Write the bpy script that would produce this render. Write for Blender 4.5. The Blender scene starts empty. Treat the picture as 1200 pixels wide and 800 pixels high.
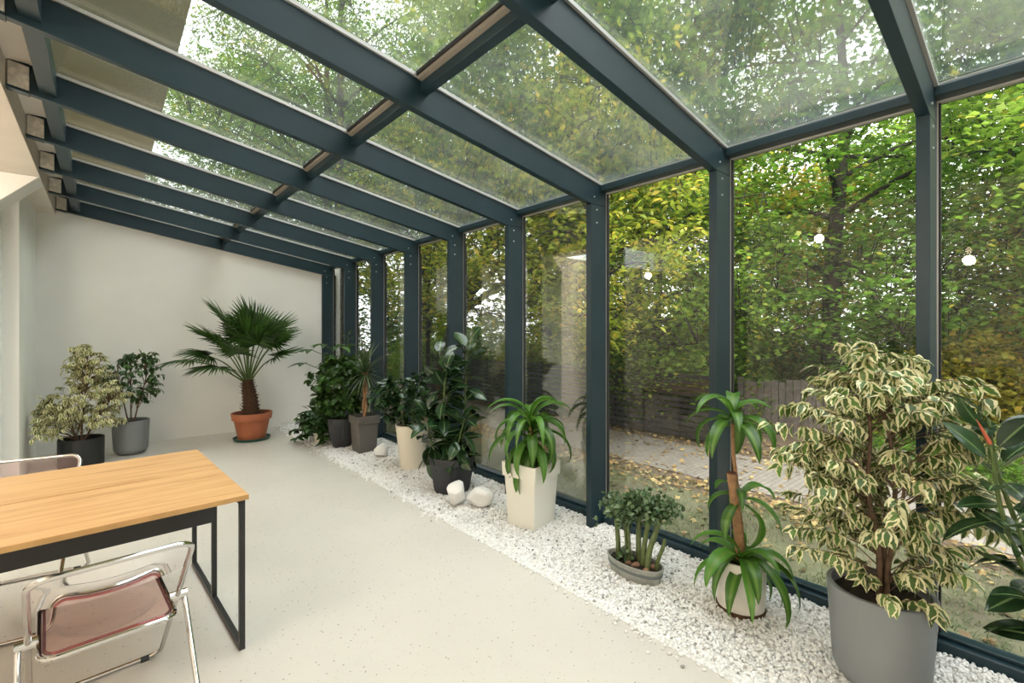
import bpy, bmesh, math, random
import numpy as np
from mathutils import Vector, Matrix
SC = bpy.context.scene
COL = SC.collection
PI = math.pi
rad = math.radians

# ------------------------------------------------------------------ materials
def mat(name):
    m = bpy.data.materials.new(name); m.use_nodes = True
    nt = m.node_tree; nt.nodes.clear()
    out = nt.nodes.new('ShaderNodeOutputMaterial')
    return m, nt, out
def N(nt, t, **kw):
    n = nt.nodes.new(t)
    for k, v in kw.items():
        if k in n.inputs: n.inputs[k].default_value = v
        else: setattr(n, k, v)
    return n
def L(nt, a, ao, b, bi): nt.links.new(a.outputs[ao], b.inputs[bi])
def rgba(c): return (c[0], c[1], c[2], 1.0)
def ramp(nt, stops, interp='LINEAR'):
    r = nt.nodes.new('ShaderNodeValToRGB'); cr = r.color_ramp; cr.interpolation = interp
    while len(cr.elements) > 1: cr.elements.remove(cr.elements[-1])
    cr.elements[0].position = stops[0][0]; cr.elements[0].color = rgba(stops[0][1])
    for p, c in stops[1:]:
        e = cr.elements.new(p); e.color = rgba(c)
    return r
def coords(nt, scale=(1, 1, 1), kind='Object', rot=(0, 0, 0)):
    tc = N(nt, 'ShaderNodeTexCoord'); mp = N(nt, 'ShaderNodeMapping')
    mp.inputs['Scale'].default_value = scale; mp.inputs['Rotation'].default_value = rot
    L(nt, tc, kind, mp, 'Vector'); return mp
def simple(name, col, rough=.5, metal=0., var=.0, vscale=6., bump=0., bscale=60., spec=.5, dark=None):
    m, nt, out = mat(name)
    b = N(nt, 'ShaderNodeBsdfPrincipled', Roughness=rough, Metallic=metal)
    b.inputs['Specular IOR Level'].default_value = spec
    b.inputs['Base Color'].default_value = rgba(col)
    L(nt, b, 0, out, 0)
    if var:
        mp = coords(nt); no = N(nt, 'ShaderNodeTexNoise', Scale=vscale, Detail=5.)
        L(nt, mp, 0, no, 'Vector')
        d = dark or [c * (1 - var) for c in col]
        r = ramp(nt, [(.3, d), (.7, [min(1, c * (1 + var * .5)) for c in col])])
        L(nt, no, 'Fac', r, 'Fac'); L(nt, r, 0, b, 'Base Color')
    if bump:
        mp = coords(nt); no = N(nt, 'ShaderNodeTexNoise', Scale=bscale, Detail=4.)
        L(nt, mp, 0, no, 'Vector')
        bp = N(nt, 'ShaderNodeBump', Strength=bump, Distance=.01)
        L(nt, no, 'Fac', bp, 'Height'); L(nt, bp, 0, b, 'Normal')
    return m
def leafmat(name, base, tip=None, edge=None, edge_at=.6, stripe=None, rib=None, rough=.45, trans=.3, var=.35, spec=.5, alt=None, altp=.15, gloss=True):
    """leaf blade: base colour varied leaf by leaf, optional cream margin, pale midrib or stripes; thin, lets light through"""
    m, nt, out = mat(name)
    geo = N(nt, 'ShaderNodeNewGeometry')
    hi = tip or [min(1, c * 1.6) for c in base]
    lo = [c * (1 - var) for c in base]
    stops = [(0., lo), (.5, base), (.85, hi)]
    if alt: stops = [(0., lo), (.5 - altp / 2, base), (1 - altp, hi), (min(1, 1 - altp + .06), alt)]
    r = ramp(nt, stops); L(nt, geo, 'Random Per Island', r, 'Fac')
    colsrc = (r, 0)
    if edge or stripe or rib:
        uv = N(nt, 'ShaderNodeUVMap'); sp = N(nt, 'ShaderNodeSeparateXYZ'); L(nt, uv, 0, sp, 0)
        ab = N(nt, 'ShaderNodeMath', operation='ABSOLUTE'); L(nt, sp, 0, ab, 0)
        def mixc(fac, facsock, c):
            nonlocal colsrc
            mx = N(nt, 'ShaderNodeMix', data_type='RGBA')
            L(nt, fac, facsock, mx, 0); nt.links.new(colsrc[0].outputs[colsrc[1]], mx.inputs[6])
            mx.inputs[7].default_value = rgba(c); colsrc = (mx, 2)
        if stripe:
            w = N(nt, 'ShaderNodeMapRange'); w.inputs[1].default_value = .42; w.inputs[2].default_value = .2
            L(nt, ab, 0, w, 0); mixc(w, 0, stripe)
        if rib:
            w = N(nt, 'ShaderNodeMapRange'); w.inputs[1].default_value = .12; w.inputs[2].default_value = .05
            L(nt, ab, 0, w, 0); mixc(w, 0, rib)
        if edge:
            no = N(nt, 'ShaderNodeTexNoise', Scale=38., Detail=2.)
            mp = coords(nt); L(nt, mp, 0, no, 'Vector')
            a = N(nt, 'ShaderNodeMath', operation='MULTIPLY_ADD'); L(nt, no, 'Fac', a, 0)
            a.inputs[1].default_value = 1.5; a.inputs[2].default_value = -.75
            s = N(nt, 'ShaderNodeMath', operation='ADD'); L(nt, ab, 0, s, 0); L(nt, a, 0, s, 1)
            w = N(nt, 'ShaderNodeMapRange'); w.inputs[1].default_value = edge_at - .04; w.inputs[2].default_value = edge_at + .04
            L(nt, s, 0, w, 0); mixc(w, 0, edge)
    d = N(nt, 'ShaderNodeBsdfPrincipled', Roughness=rough); d.inputs['Specular IOR Level'].default_value = spec
    t = N(nt, 'ShaderNodeBsdfTranslucent')
    nt.links.new(colsrc[0].outputs[colsrc[1]], d.inputs['Base Color'])
    hs = N(nt, 'ShaderNodeHueSaturation', Hue=.49, Saturation=1.05, Value=1.25)
    nt.links.new(colsrc[0].outputs[colsrc[1]], hs.inputs['Color']); L(nt, hs, 0, t, 'Color')
    mx = N(nt, 'ShaderNodeMixShader', Fac=trans)
    L(nt, d, 0, mx, 1); L(nt, t, 0, mx, 2); L(nt, mx, 0, out, 0)
    return m
def glassmat(name, haze=0., tint=(1, 1, 1), hazecol=(.75, .8, .78), ior=1.5, gl=1.0, tr=.96):
    """thin window pane: clear, mirror reflection by Fresnel, a film of dust"""
    m, nt, out = mat(name)
    tb = N(nt, 'ShaderNodeBsdfTransparent'); tb.inputs[0].default_value = rgba([c * tr for c in tint])
    g = N(nt, 'ShaderNodeBsdfGlossy', Roughness=0.0)
    fr = N(nt, 'ShaderNodeFresnel', IOR=ior)
    sc = N(nt, 'ShaderNodeMath', operation='MULTIPLY'); sc.inputs[1].default_value = gl; L(nt, fr, 0, sc, 0)
    mx = N(nt, 'ShaderNodeMixShader'); L(nt, sc, 0, mx, 0); L(nt, tb, 0, mx, 1); L(nt, g, 0, mx, 2)
    last = mx
    if haze:
        df = N(nt, 'ShaderNodeBsdfDiffuse'); df.inputs[0].default_value = rgba(hazecol)
        tl = N(nt, 'ShaderNodeBsdfTranslucent'); tl.inputs[0].default_value = rgba(hazecol)
        ad = N(nt, 'ShaderNodeMixShader', Fac=.7); L(nt, df, 0, ad, 1); L(nt, tl, 0, ad, 2)
        mp = coords(nt, (1, 1, 1)); no = N(nt, 'ShaderNodeTexNoise', Scale=1.8, Detail=6., Roughness=.65); L(nt, mp, 0, no, 'Vector')
        mr = N(nt, 'ShaderNodeMapRange'); mr.inputs[1].default_value = .3; mr.inputs[2].default_value = .75
        mr.inputs[3].default_value = haze * .45; mr.inputs[4].default_value = haze * 1.7
        L(nt, no, 'Fac', mr, 0)
        m2 = N(nt, 'ShaderNodeMixShader'); L(nt, mr, 0, m2, 0); L(nt, mx, 0, m2, 1); L(nt, ad, 0, m2, 2); last = m2
    L(nt, last, 0, out, 0)
    return m

M = {}
M['wall'] = simple('white_wall_paint', (.90, .89, .86), .65, var=.05, vscale=1.3, bump=.03, bscale=90, spec=.25)
M['ceiling'] = simple('ceiling_paint', (.80, .78, .74), .8, var=.03, vscale=2., spec=.2)
M['lintel'] = simple('cream_beam_paint', (.74, .68, .60), .6, var=.06, vscale=2.5, spec=.25)
M['facade'] = simple('beige_render', (.88, .76, .46), .9, var=.08, vscale=1.2, bump=.1, bscale=120, spec=.1)
M['steel'] = simple('blue_black_painted_steel', (.012, .032, .043), .40, var=.15, vscale=3., spec=.36)
M['alu'] = simple('aluminium_glazing_bead', (.50, .50, .485), .35, metal=.4)
M['rubber'] = simple('black_rubber_seal', (.012, .012, .012), .6)
M['bracket'] = simple('galvanised_bracket', (.78, .74, .66), .5, var=.3, vscale=30.)
M['putty'] = simple('grey_brown_purlin_strip', (.26, .235, .20), .6)
M['bolt'] = simple('zinc_bolt', (.75, .76, .76), .3, metal=.6)
M['glass'] = glassmat('window_glass', haze=.006, gl=.52, tr=.97)
M['roofglass'] = glassmat('dusty_roof_glass', haze=.022, gl=.75, tr=.95, tint=(.98, 1, .98))
M['black'] = simple('black_powder_coat', (.014, .014, .015), .42)
M['chrome'] = simple('chrome', (.60, .59, .58), .07, metal=1.)
M['blackcap'] = simple('black_plastic_cap', (.02, .02, .02), .4)
M['gravelbed'] = simple('white_gravel_bed', (.80, .79, .77), .9, var=.35, vscale=70., bump=.8, bscale=80)
M['soil'] = simple('potting_soil', (.030, .019, .013), .95, var=.6, vscale=45., bump=1., bscale=70)
M['bark'] = simple('twig_bark', (.17, .105, .065), .8, var=.4, vscale=30., bump=.4, bscale=60)
M['treebark'] = simple('dark_tree_bark', (.034, .026, .019), .9, var=.5, vscale=9., bump=1., bscale=25)
M['stone'] = simple('white_marble_rock', (.78, .77, .75), .6, var=.14, vscale=7., bump=.5, bscale=22)
# gravel: pebble by pebble
def gravelmat():
    m, nt, out = mat('white_gravel')
    b = N(nt, 'ShaderNodeBsdfPrincipled', Roughness=.75); geo = N(nt, 'ShaderNodeNewGeometry')
    r = ramp(nt, [(0., (.20, .19, .18)), (.035, (.42, .40, .38)), (.07, (.68, .67, .65)), (.4, (.78, .775, .76)), (1., (.87, .865, .85))])
    L(nt, geo, 'Random Per Island', r, 0); L(nt, r, 0, b, 'Base Color'); L(nt, b, 0, out, 0); return m
M['gravel'] = gravelmat()
def floormat():
    m, nt, out = mat('speckled_resin_floor')
    b = N(nt, 'ShaderNodeBsdfPrincipled', Roughness=.34); b.inputs['Specular IOR Level'].default_value = .4
    mp = coords(nt)
    n1 = N(nt, 'ShaderNodeTexNoise', Scale=.9, Detail=5., Roughness=.6); L(nt, mp, 0, n1, 'Vector')
    r1 = ramp(nt, [(.3, (.56, .53, .48)), (.7, (.62, .59, .54))]); L(nt, n1, 'Fac', r1, 0)
    src = r1
    for sc_, thr, cl in ((34., .085, (.16, .14, .12)), (13., .032, (.10, .09, .08)), (60., .10, (.36, .33, .29))):
        vo = N(nt, 'ShaderNodeTexVoronoi', Scale=sc_); L(nt, mp, 0, vo, 'Vector')
        wn = N(nt, 'ShaderNodeSeparateColor'); L(nt, vo, 'Color', wn, 0)
        lt = N(nt, 'ShaderNodeMath', operation='LESS_THAN'); L(nt, vo, 'Distance', lt, 0); lt.inputs[1].default_value = thr * 1.4
        l2 = N(nt, 'ShaderNodeMath', operation='LESS_THAN'); L(nt, wn, 0, l2, 0); l2.inputs[1].default_value = .42
        mu = N(nt, 'ShaderNodeMath', operation='MULTIPLY'); L(nt, lt, 0, mu, 0); L(nt, l2, 0, mu, 1)
        mx = N(nt, 'ShaderNodeMix', data_type='RGBA'); L(nt, mu, 0, mx, 0)
        nt.links.new(src.outputs[0 if src is r1 else 2], mx.inputs[6]); mx.inputs[7].default_value = rgba(cl); src = mx
    nt.links.new(src.outputs[2], b.inputs['Base Color'])
    n2 = N(nt, 'ShaderNodeTexNoise', Scale=2.5, Detail=6.); L(nt, mp, 0, n2, 'Vector')
    mr = N(nt, 'ShaderNodeMapRange'); mr.inputs[3].default_value = .26; mr.inputs[4].default_value = .46
    L(nt, n2, 'Fac', mr, 0); L(nt, mr, 0, b, 'Roughness')
    L(nt, b, 0, out, 0); return m
M['floor'] = floormat()
def woodmat():
    m, nt, out = mat('light_oak_laminate')
    b = N(nt, 'ShaderNodeBsdfPrincipled', Roughness=.42); b.inputs['Specular IOR Level'].default_value = .35
    mp = coords(nt, (1.1, 14., 14.)); n1 = N(nt, 'ShaderNodeTexNoise', Scale=1.6, Detail=8., Roughness=.62, Distortion=.6); L(nt, mp, 0, n1, 'Vector')
    r1 = ramp(nt, [(.25, (.36, .17, .06)), (.42, (.56, .32, .135)), (.60, (.66, .405, .185)), (.8, (.46, .24, .09))]); L(nt, n1, 'Fac', r1, 0)
    mp2 = coords(nt, (4., 160., 40.)); n2 = N(nt, 'ShaderNodeTexNoise', Scale=1., Detail=3.); L(nt, mp2, 0, n2, 'Vector')
    r2 = ramp(nt, [(.3, (.78, .78, .78)), (.65, (1, 1, 1))]); L(nt, n2, 'Fac', r2, 0)
    mx = N(nt, 'ShaderNodeMix', data_type='RGBA', blend_type='MULTIPLY'); mx.inputs[0].default_value = .55
    L(nt, r1, 0, mx, 6); L(nt, r2, 0, mx, 7); L(nt, mx, 2, b, 'Base Color'); L(nt, b, 0, out, 0); return m
M['wood'] = woodmat()
M['woodedge'] = simple('oak_edge_band', (.46, .27, .10), .5, var=.2, vscale=9.)
def acrylic(name, tint, gl):
    m, nt, out = mat(name)
    t = N(nt, 'ShaderNodeBsdfTransparent'); t.inputs[0].default_value = rgba(tint)
    g = N(nt, 'ShaderNodeBsdfGlossy', Roughness=.04); d = N(nt, 'ShaderNodeBsdfDiffuse'); d.inputs[0].default_value = (.85, .48, .45, 1)
    fr = N(nt, 'ShaderNodeFresnel', IOR=1.49); sc = N(nt, 'ShaderNodeMath', operation='MULTIPLY'); sc.inputs[1].default_value = gl; L(nt, fr, 0, sc, 0)
    m0 = N(nt, 'ShaderNodeMixShader', Fac=.07); L(nt, t, 0, m0, 1); L(nt, d, 0, m0, 2)
    mx = N(nt, 'ShaderNodeMixShader'); L(nt, sc, 0, mx, 0); L(nt, m0, 0, mx, 1); L(nt, g, 0, mx, 2); L(nt, mx, 0, out, 0); return m
M['pink'] = acrylic('pink_clear_acrylic', (.95, .78, .765), .9)
M['pinkrim'] = acrylic('pink_acrylic_rim', (.78, .38, .40), .9)
# pots
M['terracotta'] = simple('terracotta', (.40, .125, .055), .6, var=.12, vscale=8.)
M['greensaucer'] = simple('dark_green_plastic', (.012, .07, .05), .4)
M['greypot'] = simple('cool_grey_matt_pot', (.21, .225, .235), .55, var=.05)
M['blackpot'] = simple('matt_black_pot', (.016, .018, .020), .5)
M['charpot'] = simple('charcoal_plastic_pot', (.022, .023, .026), .5)
M['ribpot'] = simple('charcoal_ribbed_pot', (.035, .036, .042), .5)
M['taupepot'] = simple('taupe_grey_pot', (.115, .105, .095), .55)
M['creampot'] = simple('cream_plastic_pot', (.74, .68, .56), .45)
M['ivorypot'] = simple('ivory_plastic_pot', (.76, .74, .66), .45)
M['whitepot'] = simple('white_ceramic_pot', (.74, .70, .64), .35, var=.1, vscale=14.)
M['trough'] = simple('grey_green_stoneware', (.34, .35, .31), .6, var=.25, vscale=25.)
M['troughband'] = simple('slate_glaze_band', (.12, .14, .14), .4)
# leaves
M['varieg'] = leafmat('variegated_leaf', (.085, .15, .035), edge=(.76, .72, .44), edge_at=.54, rough=.38, trans=.25)
M['varieg2'] = leafmat('variegated_leaf_pale', (.10, .16, .04), edge=(.80, .75, .46), edge_at=.42, rough=.4, trans=.25)
M['ficus'] = leafmat('dark_ficus_leaf', (.035, .085, .018), rough=.35, trans=.2)
M['rubber_leaf'] = leafmat('rubber_plant_leaf', (.016, .042, .016), rib=(.14, .22, .09), rough=.22, trans=.08, var=.45, spec=.6)
M['glossy'] = leafmat('glossy_round_leaf', (.020, .050, .018), rough=.22, trans=.1, spec=.6)
M['dracaena'] = leafmat('dracaena_leaf', (.055, .15, .02), stripe=(.13, .25, .045), rough=.35, trans=.3, var=.3)
M['spiky'] = leafmat('narrow_dracaena_leaf', (.045, .085, .030), tip=(.10, .14, .06), rough=.4, trans=.15)
M['palm'] = leafmat('fan_palm_leaf', (.035, .085, .015), rough=.35, trans=.25, var=.4)
M['jade'] = leafmat('jade_leaf', (.085, .155, .065), tip=(.20, .28, .15), rough=.26, trans=.1)
M['bushy'] = leafmat('dense_green_leaf', (.026, .072, .012), tip=(.07, .16, .03), rough=.4, trans=.2)
M['ivy'] = leafmat('ivy_leaf', (.022, .062, .012), rough=.4, trans=.15)
M['greenstem'] = simple('green_stem', (.09, .14, .035), .5, var=.3, vscale=25.)
M['cactus'] = simple('euphorbia_stem', (.11, .15, .05), .55, var=.35, vscale=30.)
M['cane'] = simple('tan_cane', (.36, .20, .10), .75, var=.35, vscale=40., bump=.5, bscale=70)
M['caneend'] = simple('red_brown_cut', (.12, .04, .03), .7)
M['fibre'] = simple('brown_palm_fibre', (.085, .042, .022), .95, var=.5, vscale=40., bump=1., bscale=60)
# garden
M['maple'] = leafmat('maple_leaf', (.165, .29, .045), tip=(.27, .40, .07), alt=(.60, .54, .08), altp=.07, rough=.5, trans=.55, var=.45, spec=.3)
M['maple_d'] = leafmat('maple_leaf_deep', (.12, .26, .035), tip=(.20, .36, .05), alt=(.40, .40, .07), altp=.05, rough=.5, trans=.55, var=.4, spec=.3)
M['ash'] = leafmat('autumn_leaf', (.28, .38, .05), tip=(.48, .50, .08), alt=(.68, .56, .10), altp=.16, rough=.55, trans=.5, var=.5, spec=.3)
M['yellow'] = leafmat('yellow_leaf', (.42, .42, .06), tip=(.62, .55, .09), alt=(.60, .42, .06), altp=.2, rough=.5, trans=.45, var=.5)
M['grass'] = leafmat('grass_blade', (.10, .145, .045), tip=(.20, .22, .09), rough=.6, trans=.3)
M['litter'] = leafmat('fallen_leaf', (.30, .19, .07), tip=(.50, .38, .15), rough=.7, trans=.1, var=.6)
M['lawn'] = simple('thin_lawn_soil', (.13, .135, .07), .95, var=.5, vscale=3., dark=(.10, .085, .05))
M['earth'] = simple('bare_earth', (.16, .115, .075), .95, var=.4, vscale=6., bump=.4, bscale=30)
def pavemat():
    m, nt, out = mat('concrete_pavers')
    b = N(nt, 'ShaderNodeBsdfPrincipled', Roughness=.85)
    mp = coords(nt, (1, 1, 1)); br = N(nt, 'ShaderNodeTexBrick', Scale=4.2)
    br.inputs['Color1'].default_value = (.29, .26, .22, 1); br.inputs['Color2'].default_value = (.24, .215, .185, 1)
    br.inputs['Mortar'].default_value = (.15, .13, .11, 1); br.inputs['Mortar Size'].default_value = .018
    L(nt, mp, 0, br, 'Vector'); L(nt, br, 0, b, 'Base Color'); L(nt, b, 0, out, 0); return m
M['paver'] = pavemat()
M['fence'] = simple('dark_slat_timber', (.030, .026, .024), .8, var=.4, vscale=12.)
M['plank'] = simple('weathered_grey_plank', (.12, .10, .085), .85, var=.4, vscale=14.)
def bulbmat():
    m, nt, out = mat('lit_bulb'); e = N(nt, 'ShaderNodeEmission', Strength=14.); e.inputs[0].default_value = (1, .80, .55, 1); L(nt, e, 0, out, 0); return m
M['bulb'] = bulbmat()

# ------------------------------------------------------------------ mesh helpers
def mesh_arrays(name, V, F, UV=None, smooth=True):
    """V (n,3), F (m,k) all faces of k corners"""
    V = np.asarray(V, np.float32); F = np.asarray(F, np.int32); m, k = F.shape
    me = bpy.data.meshes.new(name)
    me.vertices.add(len(V)); me.vertices.foreach_set('co', V.ravel())
    me.loops.add(m * k); me.loops.foreach_set('vertex_index', F.ravel())
    me.polygons.add(m); me.polygons.foreach_set('loop_start', np.arange(0, m * k, k, dtype=np.int32))
    try: me.polygons.foreach_set('loop_total', np.full(m, k, np.int32))
    except Exception: pass
    if UV is not None:
        ul = me.uv_layers.new(name='UVMap'); ul.data.foreach_set('uv', np.asarray(UV, np.float32)[F.ravel()].ravel())
    me.update(calc_edges=True)
    if smooth: me.polygons.foreach_set('use_smooth', np.ones(m, bool))
    me.validate()
    return me
def link(name, me, m=None, parent=None, loc=None):
    o = bpy.data.objects.new(name, me)
    if m is not None and me is not None:
        if not me.materials: me.materials.append(m)
    COL.objects.link(o)
    if parent is not None: o.parent = parent
    if loc is not None: o.location = loc
    return o
class MB:
    def __init__(s): s.v = []; s.f = []
    def add(s, vs, fs):
        o = len(s.v); s.v += [tuple(v) for v in vs]; s.f += [tuple(o + i for i in f) for f in fs]; return s
    def box(s, x0, x1, y0, y1, z0, z1):
        return s.add([(x0, y0, z0), (x1, y0, z0), (x1, y1, z0), (x0, y1, z0), (x0, y0, z1), (x1, y0, z1), (x1, y1, z1), (x0, y1, z1)],
                     [(0, 3, 2, 1), (4, 5, 6, 7), (0, 1, 5, 4), (1, 2, 6, 5), (2, 3, 7, 6), (3, 0, 4, 7)])
    def prism_y(s, poly, y0, y1):
        """poly: (x,z) outline, extruded in y"""
        n = len(poly)
        return s.add([(x, y0, z) for x, z in poly] + [(x, y1, z) for x, z in poly],
                     [tuple(range(n)), tuple(range(2 * n - 1, n - 1, -1))] + [(i, i + n, (i + 1) % n + n, (i + 1) % n) for i in range(n)])
    def tube(s, pts, r, n=8, cap=True, closed=False):
        pts = [Vector(p) for p in pts]; k = len(pts)
        rs = r if isinstance(r, (list, tuple, np.ndarray)) else [r] * k
        vs = []; fs = []; up = None
        for i, p in enumerate(pts):
            if closed: t = pts[(i + 1) % k] - pts[i - 1]
            else: t = pts[min(i + 1, k - 1)] - pts[max(i - 1, 0)]
            t.normalize()
            if up is None:
                up = Vector((0, 0, 1)) if abs(t.z) < .9 else Vector((1, 0, 0))
            a = up - t * up.dot(t)
            if a.length < 1e-5: a = t.orthogonal()
            a.normalize(); up = a; b = t.cross(a)
            for j in range(n):
                q = 2 * PI * j / n
                vs.append(p + (a * math.cos(q) + b * math.sin(q)) * rs[i])
        for i in range(k if closed else k - 1):
            i2 = (i + 1) % k
            for j in range(n): fs.append((i * n + j, i * n + (j + 1) % n, i2 * n + (j + 1) % n, i2 * n + j))
        if cap and not closed:
            fs.append(tuple(range(n - 1, -1, -1))); fs.append(tuple((k - 1) * n + j for j in range(n)))
        return s.add(vs, fs)
    def loft(s, rings, cap0=True, cap1=True):
        n = len(rings[0]); vs = [p for r in rings for p in r]; fs = []
        for i in range(len(rings) - 1):
            for j in range(n): fs.append((i * n + j, i * n + (j + 1) % n, (i + 1) * n + (j + 1) % n, (i + 1) * n + j))
        if cap0: fs.append(tuple(range(n - 1, -1, -1)))
        if cap1: fs.append(tuple((len(rings) - 1) * n + j for j in range(n)))
        return s.add(vs, fs)
    def lathe(s, prof, n=40, cx=0, cy=0, rot=0., sx=1., sy=1.):
        rings = [[(cx + r * sx * math.cos(rot + 2 * PI * j / n), cy + r * sy * math.sin(rot + 2 * PI * j / n), z) for j in range(n)] for r, z in prof]
        return s.loft(rings)
    def build(s, name, m, parent=None, smooth=False, bevel=0., seg=2, angle=40, loc=None, rotz=0.):
        me = bpy.data.meshes.new(name); me.from_pydata(s.v, [], s.f); me.update()
        if smooth:
            me.polygons.foreach_set('use_smooth', np.ones(len(me.polygons), bool))
            try: me.set_sharp_from_angle(angle=rad(angle))
            except Exception: pass
        o = link(name, me, m, parent)
        if loc is not None: o.location = loc
        if rotz: o.rotation_euler.z = rotz
        if bevel:
            b = o.modifiers.new('Bevel', 'BEVEL'); b.width = bevel; b.segments = seg; b.limit_method = 'ANGLE'; b.angle_limit = rad(35)
        return o
def rsq(h, z, r, n=6, hy=None):
    """rounded square ring"""
    hy = hy or h; pts = []
    for cx, cy, a0 in ((h - r, hy - r, 0), (-h + r, hy - r, 90), (-h + r, -hy + r, 180), (h - r, -hy + r, 270)):
        for k in range(n + 1):
            a = rad(a0 + 90 * k / n); pts.append((cx + r * math.cos(a), cy + r * math.sin(a), z))
    return pts
def props(o, label=None, cat=None, group=None, kind=None):
    if label: o['label'] = label
    if cat: o['category'] = cat
    if group: o['group'] = group
    if kind: o['kind'] = kind
    return o
def thing(name, label, cat, loc=(0, 0, 0), rotz=0., group=None, kind=None):
    o = bpy.data.objects.new(name, None); COL.objects.link(o); o.empty_display_size = .2
    o.location = loc; o.rotation_euler.z = rotz
    return props(o, label, cat, group, kind)

# ------------------------------------------------------------------ leaves
def nrm(a): return a / np.maximum(np.linalg.norm(a, axis=-1, keepdims=True), 1e-9)
PROF = {
    'oval': lambda s: np.sin(PI * np.clip(s, 0, 1) ** .85) ** .8,
    'point': lambda s: np.sin(PI * np.clip(s, 0, 1) ** .72) ** .9 * (1 - .25 * s),
    'round': lambda s: np.sqrt(np.clip(1 - (2 * s - 1) ** 2, 0, 1)),
    'strap': lambda s: np.clip(.45 + 1.6 * s, 0, 1) * np.clip((1 - s) * 2.2, 0, 1) ** .7,
    'sword': lambda s: np.clip(1.0 - s, 0, 1) ** .6,
    'fanseg': lambda s: np.clip(.25 + 1.8 * s, 0, 1) * np.clip((1 - s) * 1.6, 0, 1) ** .8,
}
def leaf_blades(P, D, Nn, Ln, W, droop, prof='oval', seg=4, fold=.18, wave=0., rng=None):
    P = np.asarray(P, float); n = len(P)
    D = nrm(np.asarray(D, float)); Nn = np.asarray(Nn, float)
    Nn = nrm(Nn - D * (Nn * D).sum(-1, keepdims=True)); B = np.cross(Nn, D)
    Ln = np.broadcast_to(np.asarray(Ln, float), (n,)); W = np.broadcast_to(np.asarray(W, float), (n,)); k = np.broadcast_to(np.asarray(droop, float), (n,)).copy()
    k[np.abs(k) < 1e-3] = 1e-3
    s = np.linspace(0, 1, seg + 1); w = np.maximum(PROF[prof](s), .03)
    ks = k[:, None] * s[None]
    C = P[:, None] + Ln[:, None, None] * ((np.sin(ks) / k[:, None])[..., None] * D[:, None] + ((np.cos(ks) - 1) / k[:, None])[..., None] * Nn[:, None])
    Ns = Nn[:, None] * np.cos(ks)[..., None] + D[:, None] * np.sin(ks)[..., None]
    hw = (W[:, None] * .5 * w[None])[..., None]
    Bn = B[:, None]
    if wave and rng is not None:
        tw = rng.normal(0, wave, (n, 1, 1)) * s[None, :, None]; Bn = Bn * np.cos(tw) + Ns * np.sin(tw)
    up = Ns * hw * fold * 2
    Lf = C + Bn * hw + up; Rt = C - Bn * hw + up
    V = np.stack([Lf, C, Rt], 2).reshape(-1, 3)
    uv = np.stack([np.stack([np.full(seg + 1, c), s], -1) for c in (-1., 0., 1.)], 1)
    UV = np.broadcast_to(uv[None], (n, seg + 1, 3, 2)).reshape(-1, 2)
    q = []
    for i in range(seg):
        a = i * 3; q += [(a, a + 3, a + 4, a + 1), (a + 1, a + 4, a + 5, a + 2)]
    F = (np.array(q)[None] + (np.arange(n) * (seg + 1) * 3)[:, None, None]).reshape(-1, 4)
    return V, F, UV, (seg + 1) * 3, seg * 2
def keep_inside(V, F, UV, vp, fp, xmax, ymax=None, zmin=None, xmin=None):
    n = len(V) // vp; VV = V.reshape(n, vp, 3)
    ok = VV[:, :, 0].max(1) < xmax
    if ymax is not None: ok &= VV[:, :, 1].max(1) < ymax
    if zmin is not None: ok &= VV[:, :, 2].min(1) > zmin
    if xmin is not None: ok &= VV[:, :, 0].min(1) > xmin
    idx = np.nonzero(ok)[0]
    V2 = VV[idx].reshape(-1, 3); UV2 = UV.reshape(n, vp, 2)[idx].reshape(-1, 2)
    F2 = (F.reshape(n, fp, 4)[idx] - (idx * vp)[:, None, None] + (np.arange(len(idx)) * vp)[:, None, None]).reshape(-1, 4)
    return V2, F2, UV2
def blades_obj(name, mt, parent, off, args, kw, xmax=99., ymax=None, zmin=None, xmin=None):
    """leaves given in world space; stored relative to the parent's place OFF"""
    V, F, UV, vp, fp = leaf_blades(*args, **kw)
    V, F, UV = keep_inside(V, F, UV, vp, fp, xmax, ymax, zmin, xmin)
    return link(name, mesh_arrays(name, V - np.asarray(off), F, UV), mt, parent)
def bez(p0, p1, p2, n):
    t = np.linspace(0, 1, n)[:, None]
    return (1 - t) ** 2 * p0 + 2 * t * (1 - t) * p1 + t * t * p2
def grow(rng, stems, tips, n_per, start=.35, lift=.12, rise=.05, twig_r=.004, npt=5):
    """twigs from the nearest lower stem point to every tip; returns tube specs and leaf seats (pos, tangent)"""
    SP = np.concatenate(stems); tw = []; P = []; T = []
    for tip in tips:
        d = np.linalg.norm(SP - tip, axis=1) + np.where(SP[:, 2] > tip[2] - rise, 5., 0.) + .6 * np.abs(SP[:, 2] - (tip[2] - lift * 2))
        a = SP[d.argmin()]; mid = (a + tip) / 2 + np.array([0, 0, lift * (.6 + rng.random() * .8)])
        c = bez(a, mid, tip, npt); tw.append((c, np.linspace(twig_r, twig_r * .4, npt)))
        t = start + (1 - start) * rng.random(n_per) ** .8; t = t[:, None]
        P.append((1 - t) ** 2 * a + 2 * t * (1 - t) * mid + t * t * tip); T.append(nrm(2 * (1 - t) * (mid - a) + 2 * t * (tip - mid)))
    return tw, np.concatenate(P), np.concatenate(T)
def wood(stems, srad, tw, off, n=7, nt=4):
    mb = MB(); off = np.asarray(off)
    for s, r in zip(stems, srad): mb.tube(s - off, list(r), n)
    for c, r in tw: mb.tube(c - off, list(r), nt, cap=False)
    return mb
rnd = np.random.default_rng
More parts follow.
